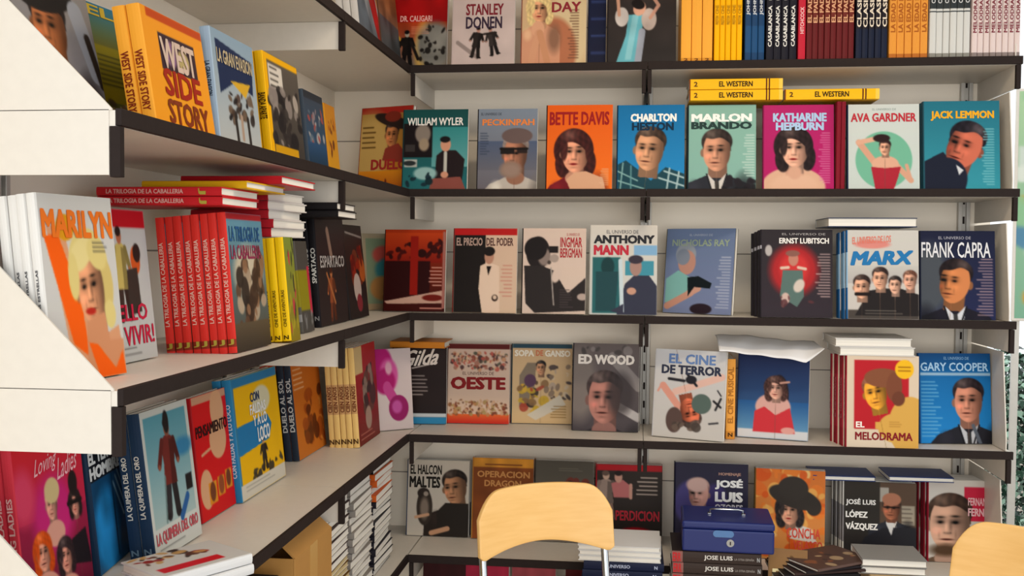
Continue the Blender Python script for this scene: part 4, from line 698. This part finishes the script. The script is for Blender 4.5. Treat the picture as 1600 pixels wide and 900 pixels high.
place(('X', 4, 562, 594, 545, -.085), 'red film book with a dark horseman picture beside cream yellow spines', 'horseman', [
    ('g', 'a8242c', '6c2018'), ('r', 0, 0, .35, .35, 'd0b888'), ('k', .35, .15, .8, .9, 24, .13, '2c2420 3c2c28 8c7c70 5c4034', 3), ('e', .5, .95, .15, .15, 'a89080', .03), ('t', .1, 1.12, .9, 1.18, 2, 'c89080')], base='d8b470', spine='e4c078', n=4, T=.0165, tilt=4,
    stext=[('CIEN AÑOS', .36, .62, '6c3420', 'up', .85), ('N', .04, .09, '4c3018', 'h', .8)], bands=[(.34, .64, 'c89c68')], copies='cream yellow spine with brown lettered band')
corner(4, (-.115, .02), (-.005, .1), 548, 'white film book with a magenta tinted face and disc, leaning in the corner', 'magenta tinted', [
    ('g', 'd0c4c4', 'ccc0c0'), ('e', .25, .25, .3, .3, 'a82070', .06), ('e', .45, .4, .22, .25, 'c85c9c', .06), ('e', .35, .5, .25, .2, 'a02068', .05), ('s', .4, .6, .6, .85, .2, 'b84c8c', .06), ('e', .66, .92, .24, .2, '8c2460'), ('e', .62, .9, .12, .1, 'b8589c', .04), ('e', .45, .3, .08, .1, 'd4a4b8', .04)], [], '8c1c3c', tilt=7)
corner(4, (-.262, .12), (-.108, .15), 552, 'dark red film book half hidden behind the leaning magenta one', 'dark red half hidden', [
    ('g', '5c1424', '4c1420'), ('r', .1, .02, .9, .06, '3c1418')], [], '4c1420', tilt=3)
r = make_book('orange book lying flat in the corner just above the script title book', .14, .17, .02, None, base='c87c28'); z = Z[4]+{q[0]: q[2] for q in BOOKS}['script title']+.003
r.matrix_world = lay(-.005, .215, z, 0, .14, .17, .016, 'spine')
# white open-spined books lying at the near end
for i, (cx, cy, ang, lab) in enumerate([(-.06, -1.335, 62, 'lower white book lying at the front of the fourth shelf'), (-.065, -1.33, 58, 'upper white book with red label and dark picture lying on the fourth shelf')]):
    W, H, T = .12, .165, .017
    art = [('g', 'd8d8d6', 'd4d4d2'), ('r', .12, .1, .32, .95, 'c81c2c'), ('k', .55, .1, .95, .9, 26, .1, '2c1c18 8c2420 5c3424 c8a068', 5)] if i else None
    r = make_book(lab, W, H, T, art, base='d8d8d8'); r.matrix_world = lay(cx, cy, Z[4]+.0008+i*.0178, ang, W, H, T, 'spine')

# lying piles above the third-shelf books
def pile(n, cx, cy, z0, W, H, T, face, base, label, group, ang0=0, jit=2, spine=None, stext=(), seed=1, pages=None, up='front', bands=(), bt=BT):
    rg = random.Random(seed)
    ll = [label if n == 1 else f'{label}, {ORDN[i]} from bottom' for i in range(n)]
    proto = make_book(ll[0], W, H, T, None, bt=bt, base=base, spine=spine, stext=stext, group=group if n > 1 else None, pages=pages, bands=bands)
    for i in range(n):
        M = lay(cx+rg.uniform(-1, 1)*jit*.001, cy+rg.uniform(-1, 1)*jit*.001, z0+i*(T+.0004), ang0+rg.uniform(-1, 1)*jit*.5, W, H, T, face, up)
        if i == 0: proto.matrix_world = M
        else: dup(proto, M, ll[i], group)
    return proto
xa = ux(152, -1.26, 1.475); xb = ux(347, -1.26, 1.475)
pile(2, (xa+xb)/2, -1.175, 1.4735, .17, xb-xa, .0155, 'spine', 'c4262c', 'red book lying spine outwards on top of the standing red spines', 'red books lying above the red spines', stext=[('LA TRILOGIA DE LA CABALLERIA', .08, .7, 'e0a8a0', 'up', .5), ('J', .82, .88, 'b0a040', 'h', .7)], up='back')
xa = ux(222, -1.2, 1.51); xb = ux(385, -1.2, 1.51)
pile(1, (xa+xb)/2, -1.1, 1.5056, .2, xb-xa, .0135, 'spine', 'd8a818', 'thin yellow book lying on the pair of red books', '', up='back')
xa = ux(283, -1.1, 1.53); xb = ux(440, -1.1, 1.53)
pile(1, (xa+xb)/2, -1.0, 1.5196, .2, xb-xa, .0155, 'spine', 'b01c24', 'dark red book topmost of the pile under the second shelf', '', up='back')
# second pile: page edges face the room
for i in range(5):
    pass
pile(5, -.135, -.875, 1.425, .19, .16, .0175, 'spine', 'cfcac6', 'pale book with red spine piled beside the black pair', 'pile of pale books with red spines on the third shelf', spine='b42430', jit=5, seed=5, ang0=-3)
pile(2, -.105, -.62, 1.4725, .17, .2, .0165, 'spine', '1c1a1c', 'black book lying flat on the standing black ones', 'two black books lying flat above the third shelf', seed=6, ang0=2)

# ------------------------------------------------------------------ left wall, fifth shelf: tall stacks, page edges out
ST = [(-.555, 13, 'white', 'd8d4cc', '8c2c30', 17), (-.335, 17, 'white', 'd8d4cc', '2c2a2c', 17), (-.12, 17, 'white', 'd0ccc4', '2a2830', 17)]
pile(10, -.17, -.555, Z[5]+.001, .2, .25, .0135, 'spine', '6c4c1c', 'yellowish paged book in the stack beside the cardboard box', 'yellowish books low in the stack beside the cardboard box', spine='c89c28', pages=page_mat('aged_page_edges', 'cdb98a'), seed=11, jit=4, bt=.0011)
pile(10, -.17, -.555, Z[5]+.001+10*.0139, .2, .25, .0165, 'spine', '3c2c2c', 'white paged book above the yellowish ones in their stack', 'white paged books high in the stack beside the cardboard box', spine='b02430', seed=12, jit=4, bt=.0011)
pile(17, -.17, -.335, Z[5]+.001, .2, .25, .018, 'spine', '8c8680', 'white paged pale book in the middle stack, fifth shelf', 'middle stack on the fifth shelf of the left wall', seed=13, jit=5, bt=.0011)
pile(11, -.17, -.115, Z[5]+.001, .2, .25, .0185, 'spine', '24222a', 'white paged book low in the stack nearest the corner', 'stack nearest the corner, dark covers', seed=14, jit=5, bt=.0011)
pile(4, -.17, -.115, Z[5]+.001+11*.0189, .2, .25, .0185, 'spine', 'c85c24', 'white paged book with orange cover in the stack nearest the corner', 'stack nearest the corner, orange covers', seed=15, jit=5, bt=.0011)
pile(2, -.17, -.115, Z[5]+.001+15*.0189, .2, .25, .0185, 'spine', '1c1a1c', 'white paged book with black cover topmost of the stack nearest the corner', 'stack nearest the corner, black topmost covers', seed=16, jit=5, bt=.0011)
pile(13, -.17, -1.08, Z[5]+.001, .2, .25, .019, 'spine', '241f20', 'white paged black book stacked left of the cardboard box', 'stack left of the cardboard box', seed=17, jit=5, bt=.0011)

# cardboard box on the fifth shelf
M_KRAFT = mat('kraft_cardboard', 'b0803f', .75, bump=.2, scale=30, var=.08)
bx_ = thing('cardboard_box', 'brown open cardboard box on the fifth shelf between the book stacks', 'box', (-.15, -.81, Z[5]+.001))
m = MB(); t = .004; hx, hy, hh = .13, .125, .27
m.box((-hx, -hy, 0), (hx, hy, t)); m.box((-hx, -hy, t), (-hx+t, hy, hh)); m.box((hx-t, -hy, t), (hx, hy, hh)); m.box((-hx+t, -hy, t), (hx-t, -hy+t, hh)); m.box((-hx+t, hy-t, t), (hx-t, hy, hh))
m.build('carton', M_KRAFT, bx_, bevel=.001)
f = MB(); f.prism([(hx, -hy+.004, hh), (hx, hy-.004, hh), (hx-.05, hy-.008, hh+.045), (hx-.05, -hy+.008, hh+.045)], (-.002, 0, -.003)); f.build('flap', M_KRAFT, bx_)
tp = MB(); tp.box((hx+.0002, -.03, 0), (hx+.0008, .02, hh)); tp.build('packing_tape', mat('packing_tape', 'c49a58', .3), bx_)

# ------------------------------------------------------------------ display table and things on it
TZ = .47
dt = thing('display_table', 'low white display table in front of the right back shelves', 'table', (1.08, -.2, 0))
MB().box((-.62, -.15, TZ-.02), (.66, .17, TZ)).build('tabletop', M_SHELF, dt, bevel=.002)
for sx in (-.58, .62):
    for sy in (-.12, .14): MB().box((sx-.015, sy-.015, 0), (sx+.015, sy+.015, TZ-.0205)).build('leg', M_POST, dt, bevel=.002)
YF = -.21
def pile_at(u0, u1, vtop, n, T, W, face, base, label, group, yf=YF, **kw):
    ztop = un(u0, vtop, 1, yf)[2]; z0 = ztop-n*(T+.0004); xa, xb = ux(u0, yf, ztop), ux(u1, yf, ztop)
    pile(n, (xa+xb)/2, yf+W/2, z0, W, xb-xa, T, face, base, label, group, **kw); return ztop, xa, xb
zt2, xa2, xb2 = pile_at(1052, 1192, 861, 4, .029, .18, 'spine', '2c2422', 'thick dark brown book under the blue cash box', 'dark brown books under the blue cash box', up='back', spine='3a302c', bands=[(0, .12, '8a5a54')], stext=[('ERR', .01, .1, 'c02c30', 'up', .8), ('JOSE LUIS', .36, .68, 'd4cfc8', 'up', .5), ('LA OTRA ESPAÑA', .7, .92, '8a827c', 'up', .25), ('N', .95, .98, 'a8a8a8', 'up', .4)], jit=3)
zt1, xa1, xb1 = pile_at(905, 1034, 851, 3, .0135, .17, 'fore', 'dcdcdc', 'slim white book with page edges out, near the front chair', 'three slim white books by the front chair', jit=3, seed=3)
pile(3, (xa1+xb1)/2+.006, YF+.09, zt1-3*.0139-3*.0224, .18, (xb1-xa1)*.97, .022, 'spine', '1a2038', 'navy book with white spine lettering under the slim white books', 'navy books under the slim white books', up='back', stext=[('UNIVERSO', .3, .58, 'a8b0c8', 'up', .4), ('N', .88, .92, 'a8b0c8', 'up', .4)], jit=3, seed=8)
def supports(x0, x1, z, label):
    b = thing('wooden_block', label, 'block', ((x0+x1)/2, YF+.08, TZ+.0006)); hx = (x1-x0)/2
    MB().box((-hx, -.06, 0), (hx, .07, z-TZ-.0012)).build('block', mat('pale_timber', 'b59a70', .6, bump=.2, scale=20, var=.2), b, bevel=.003)
zb1 = zt1-3*.0139-3*.0224
if zb1 > TZ+.01: supports(xa1+.01, xb1-.01, zb1, 'pale timber block under the navy books by the front chair')
zb2 = zt2-4*.0294
if zb2 > TZ+.01: supports(xa2+.01, xb2-.01, zb2, 'pale timber block under the dark brown books')
# cash box
cb = thing('cash_box', 'blue metal cash box with a top handle on the dark brown books', 'cash box', (0, 0, 0))
zc = zt2+.0006; yc = YF-.0; x0, x1 = ux(1067, yc, zc), ux(1211, yc, zc); bw = (x1-x0)/2; bd = .085; bh = un(1100, 815, 1, yc)[2]-zc
cb.location = ((x0+x1)/2, yc+bd, zc); cb.rotation_euler = (0, 0, math.radians(-1.5))
M_BLUE = mat('blue_enamel', '061c62', .4, bump=.03, scale=120)
MB().box((-bw, -bd, 0), (bw, bd, bh*.74)).build('box_body', M_BLUE, cb, bevel=.005)
MB().box((-bw-.001, -bd-.001, bh*.745), (bw+.001, bd+.001, bh)).build('lid', M_BLUE, cb, bevel=.006)
h = MB().tube([(-.045, 0, bh+.001), (-.043, -.004, bh+.012), (-.03, -.012, bh+.016), (.03, -.012, bh+.016), (.043, -.004, bh+.012), (.045, 0, bh+.001)], .003, 8); ho = h.build('handle', M_CHROME, cb, smooth=True)
m = MB(); m.box((-.05, -.008, bh), (-.04, .008, bh+.003)); m.box((.04, -.008, bh), (.05, .008, bh+.003)); m.build('handle_mount', M_CHROME, cb, bevel=.001)
m = MB(); m.prism([(-.012+.018*(-1 if i < 9 else 1)+.009*math.cos(PI/2+PI*i/8.5)*(1), -bd-.0018, bh*.62+.009*math.sin(PI/2+PI*i/8.5)) for i in range(18)], (0, .0012, 0)); m.build('name_plate', mat('plate_blue', '4a74a8', .4), cb)
m = MB(); ring = [(.006+.01*math.cos(2*PI*i/16), -bd-.0022, bh*.33+.01*math.sin(2*PI*i/16)) for i in range(16)]; m.prism(ring, (0, .0016, 0)); lk = m.build('lock', M_CHROME, cb)
m = MB(); m.box((.0045, -bd-.0028, bh*.33-.005), (.0075, -bd-.0023, bh*.33+.004)); m.build('keyhole', M_LIP, lk)

# fanned magazines right of the cash box
MG = [('2c2424', 22), ('1c1a1c', 30), ('3a2c2a', 38), ('241f22', 46), ('5a4640', 54)]
zt3 = un(1250, 880, 1, -.2)[2]
for i, (c, a_) in enumerate(MG):
    r = make_book(['dark brown', 'black', 'reddish brown', 'charcoal', 'taupe'][i]+' covered magazine in the fan right of the cash box', .15, .2, .008, [('g', c, c), ('k', .1, .1, .9, 1.1, 12, .12, 'b8a080 8c5c44 3c3434', i)], base=c, name='magazine', category='magazine')
    r.matrix_world = lay(ux(1262, -.12, zt3)+i*.012, -.12, zt3-.045+i*.0085, a_-20, .15, .2, .008, 'spine')
zb3 = zt3-.045
supports(ux(1262, -.15, zb3), ux(1290, -.15, zb3), zb3, 'pale timber block under the fanned magazines')
r = make_book('tan magazine with cream lettering leaning between cash box and magazines', .1, .13, .006, [('g', '8a6a4a', '9c7c50'), ('k', .1, .2, .9, 1.2, 18, .12, '5c442c b8985c 7c5c44', 3), ('v', 0, .95, 1, 1.25, '2c7ca8', '246c98')], [('ESO', .1, .55, .9, .85, 'e0d0a0', .04)], base='8a6a4a', name='magazine', category='magazine')
r.matrix_world = Matrix.Translation((ux(1200, -.2, .52), -.2, .505)) @ Matrix.Rotation(math.radians(-8), 4, 'Z') @ Matrix.Rotation(math.radians(-38), 4, 'X')
zg, xg0, xg1 = pile_at(1346, 1448, 872, 2, .02, .14, 'fore', '8a8884', 'grey book lying flat before the bald man book', 'two grey books before the bald man book', seed=9, yf=-.16)
zg -= 2*.0204
if zg > TZ+.01: supports(xg0+.02, xg1-.02, zg, 'pale timber block under the two grey books')

# ------------------------------------------------------------------ draped paper sheet on the fourth shelf
sh = thing('paper_sheet', 'large crumpled white paper sheet draped over the red dress book', 'paper', (0, 0, 0))
xa, xb = ux(1122, 0.06, 1.12), ux(1284, .06, 1.12); z0 = Z[4]+.262; V, F = [], []; nx, ny = 40, 14
ztop = un(1200, 512, 1, .1)[2]
for j in range(ny+1):
    for i in range(nx+1):
        s, t = i/nx, j/ny; x = xa+(xb-xa)*s; fold = .003*math.sin(s*6+t*3)+.0012*math.sin(s*23+t*5)
        y = .19-.17*t+.01*math.sin(s*6); drop = max(0, t-.5)*2
        front = .012+.03*s*s if s < .82 else (.012+.03*s*s)*(1-(s-.82)/.18*1.25)
        z = z0+.012+.02*(1-t)+fold-drop*drop*front-(.012*s)
        V.append((x, y, z))
for j in range(ny):
    for i in range(nx):
        a_ = j*(nx+1)+i; F.append((a_, a_+nx+1, a_+nx+2, a_+1))
m = MB(); m.v = V; m.f = F; o = m.build('sheet', mat('white_paper', 'e4e4e6', .7, bump=.1, scale=20), sh, smooth=True)
so = o.modifiers.new('solid', 'SOLIDIFY'); so.thickness = .0006

# ------------------------------------------------------------------ chairs
def noisewood():
    m = bpy.data.materials.new('beech_plywood'); m.use_nodes = True; nt = m.node_tree; b = nt.nodes['Principled BSDF']
    tc = nt.nodes.new('ShaderNodeTexCoord'); mp = nt.nodes.new('ShaderNodeMapping'); mp.inputs['Scale'].default_value = (4, 4, 30)
    n = nt.nodes.new('ShaderNodeTexNoise'); n.inputs['Scale'].default_value = 3; n.inputs['Detail'].default_value = 4; rp = nt.nodes.new('ShaderNodeValToRGB')
    rp.color_ramp.elements[0].position = .3; rp.color_ramp.elements[0].color = (*lin(hexc('e6b76e')), 1); rp.color_ramp.elements[1].position = .75; rp.color_ramp.elements[1].color = (*lin(hexc('eec27c')), 1)
    nt.links.new(tc.outputs['Object'], mp.inputs[0]); nt.links.new(mp.outputs[0], n.inputs['Vector']); nt.links.new(n.outputs['Fac'], rp.inputs[0]); nt.links.new(rp.outputs[0], b.inputs['Base Color'])
    b.inputs['Roughness'].default_value = .42; return m
M_BEECH = noisewood(); M_RUB = mat('grey_rubber', '3a3a3c', .7)
def sheet_solid(fn, nu, nv, t, name, m, parent, nrm):
    """plate sampled by fn(u, v), thickness t along nrm(u, v)"""
    V, F = [], []
    for s in (0, 1):
        for j in range(nv+1):
            for i in range(nu+1):
                p = np.array(fn(i/nu, j/nv)); V.append(tuple(p+np.array(nrm(i/nu, j/nv))*t*s))
    k = (nu+1)*(nv+1)
    for j in range(nv):
        for i in range(nu):
            a_ = j*(nu+1)+i; F.append((a_, a_+1, a_+nu+2, a_+nu+1)); F.append((k+a_, k+a_+nu+1, k+a_+nu+2, k+a_+1))
    ring = [i for i in range(nu)]+[j*(nu+1)+nu for j in range(nv)]+[nv*(nu+1)+i for i in range(nu, 0, -1)]+[j*(nu+1) for j in range(nv, 0, -1)]
    for q in range(len(ring)):
        a_, b2 = ring[q], ring[(q+1) % len(ring)]; F.append((b2, a_, a_+k, b2+k))
    o = MB(); o.v = V; o.f = F; o = o.build(name, m, parent, smooth=True)
    e = o.modifiers.new('bevel', 'BEVEL'); e.width = .002; e.segments = 2; e.limit_method = 'ANGLE'; e.angle_limit = math.radians(50); return o
def chair(label, loc, rz):
    """folding chair facing local -y; origin on the floor under the backrest"""
    r = thing('folding_chair', label, 'chair', loc); r.rotation_euler = (0, 0, rz); HW = .174
    def prof(u):            # half heights of the backrest along its width: rounded top corners, hollow lower edge
        s = abs(2*u-1); top = .08-.01*s**2-(.062*max(0, (s-.6)/.4)**2.6); bot = -.094+.034*(1-s**1.8)+(.016*max(0, (s-.9)/.1)**2)
        return top, bot
    def P(u, v):
        x = (2*u-1)*HW; tp, bt = prof(u); z = .742+bt+(tp-bt)*v; s = abs(2*u-1)
        return (x*(1-.0*s), -.045*s**2+.0+.012*(v-.5)*2*.6, z)
    def N(u, v):
        s = (2*u-1); n = np.array([.045*2*s/HW, 1, 0]); return n/np.linalg.norm(n)
    sheet_solid(P, 40, 12, .011, 'backrest', M_BEECH, r, N)
    def SP(u, v):
        x = (2*u-1)*(.19-.02*v); y = -.40+.38*v; s = abs(2*u-1); k = .035*max(0, (s-.8)/.2)**2
        return (x, y+(k if v < .5 else -k)*abs(2*v-1), .43-.012*math.sin(PI*v)*(1-s*s)+.0)
    sheet_solid(SP, 24, 16, .012, 'seat', M_BEECH, r, lambda u, v: (0, 0, 1))
    for sx in (-1, 1):
        x = sx*.16
        MB().tube([(x, -.014, .745), (x, -.014, .7), (x, -.06, .45), (x, -.20, .22), (x, -.36, .02)], .0095, 12).build('back_post', M_CHROME, r, smooth=True)
        x2 = sx*.143
        MB().tube([(x2, -.33, .422), (x2, -.2, .25), (x2, -.02, .02)], .009, 12).build('rear_leg', M_CHROME, r, smooth=True)
        MB().tube([(x, -.352, .03), (x, -.366, .0005)], .012, 12).build('foot', M_RUB, r, smooth=True)
        MB().tube([(x2, -.028, .03), (x2, -.01, .0005)], .012, 12).build('foot', M_RUB, r, smooth=True)
        MB().tube([(x-sx*.0, -.2, .222), (x2, -.19, .24)], .006, 10).build('pivot', M_CHROME, r, smooth=True)
    MB().tube([(-.16, -.31, .09), (.16, -.31, .09)], .008, 12).build('crossbar', M_CHROME, r, smooth=True)
    MB().tube([(-.143, -.06, .075), (.143, -.06, .075)], .008, 12).build('crossbar', M_CHROME, r, smooth=True)
    return r
pc = un(847, 810, 2, .735)
chair('folding chair with pale beech backrest, in front of the middle shelves', (float(pc[0]), float(pc[1]), 0), math.radians(25))
pc2 = un(1560, 880, 2, .735)
chair('folding chair with tan backrest cut off at the right edge of the picture', (float(pc2[0])+.06, float(pc2[1])-.06, 0), math.radians(-50))

# ------------------------------------------------------------------ outside, right of the kiosk
def shrub(label, cx, cy, z0, z1, rad, n, seed, cols):
    r = thing('shrub', label, 'shrub', (cx, cy, 0)); rg = random.Random(seed)
    st = MB()
    for i in range(7):
        a_ = rg.uniform(0, 2*PI); st.tube([(0, 0, 0), (.3*rad*math.cos(a_), .3*rad*math.sin(a_), z1*.5), (.6*rad*math.cos(a_), .6*rad*math.sin(a_), z1*.85)], [.02, .012, .006], 6)
    st.build('stems', mat('bark', '4a3c30', .8), r)
    for ci, c in enumerate(cols):
        m = MB()
        for i in range(n):
            a_ = rg.uniform(0, 2*PI); q = rad*math.sqrt(rg.random()); z = rg.uniform(z0, z1); p = Vector((q*math.cos(a_), q*math.sin(a_), z))
            d = Vector((rg.uniform(-1, 1), rg.uniform(-1, 1), rg.uniform(-.6, .8))).normalized()*rg.uniform(.02, .04); s = d.cross(Vector((rg.uniform(-1, 1), rg.uniform(-1, 1), rg.uniform(-1, 1)))).normalized()*rg.uniform(.008, .016)
            k = len(m.v); m.v += [p, p+d*.5+s, p+d, p+d*.5-s]; m.f.append((k, k+1, k+2, k+3))
        m.build('foliage', mat('leaf_%d' % ci, c, .35), r)
    return r
sx_ = ux(1600, 1.6, 1.0)
shrub('dark green leafy shrub outside the right end of the shelves', sx_+.15, 1.6, .05, .98, .42, 3600, 5, ['14281c', '2c5240', 'a8ccb8'])  # palest leaf colour paints bright highlights among the dark green leaves
px_ = ux(1588, 1.0, 1.4)
bd_ = thing('poster_board', 'pale green and white printed poster board standing outside on the right', 'board', (px_+.2, .95, 0))
bd_.rotation_euler = (0, 0, math.radians(-10))
MB().box((-.22, 0, 1.16), (.5, .02, 2.0)).build('frame', M_SHELF, bd_, bevel=.003)
im = [('g', 'b8d8b0', '88b8a0'), ('r', 0, .3, 1, .5, 'd8e4dc'), ('k', 0, 0, 1, 1.25, 60, .08, 'e8f0e8 6ca888 98c8a0 5c8cb0 d8a040', 6)]
pm = Art(70, 90).run(im); V = [(-.21+.7*i/69, -.001, 1.99-.82*j/89) for j in range(90) for i in range(70)]
o = MB(); o.v = V; o.f = [(j*70+i, (j+1)*70+i, (j+1)*70+i+1, j*70+i+1) for j in range(89) for i in range(69)]; o = o.build('poster', PRINT, bd_)
at = o.data.color_attributes.new('Col', 'BYTE_COLOR', 'POINT'); at.data.foreach_set('color_srgb', np.c_[pm.reshape(-1, 3), np.ones(6300)].astype('f').ravel())
for sx in (-.2, .48): MB().box((sx-.012, .022, 0), (sx+.012, .045, 1.95)).build('leg', M_POST, bd_)
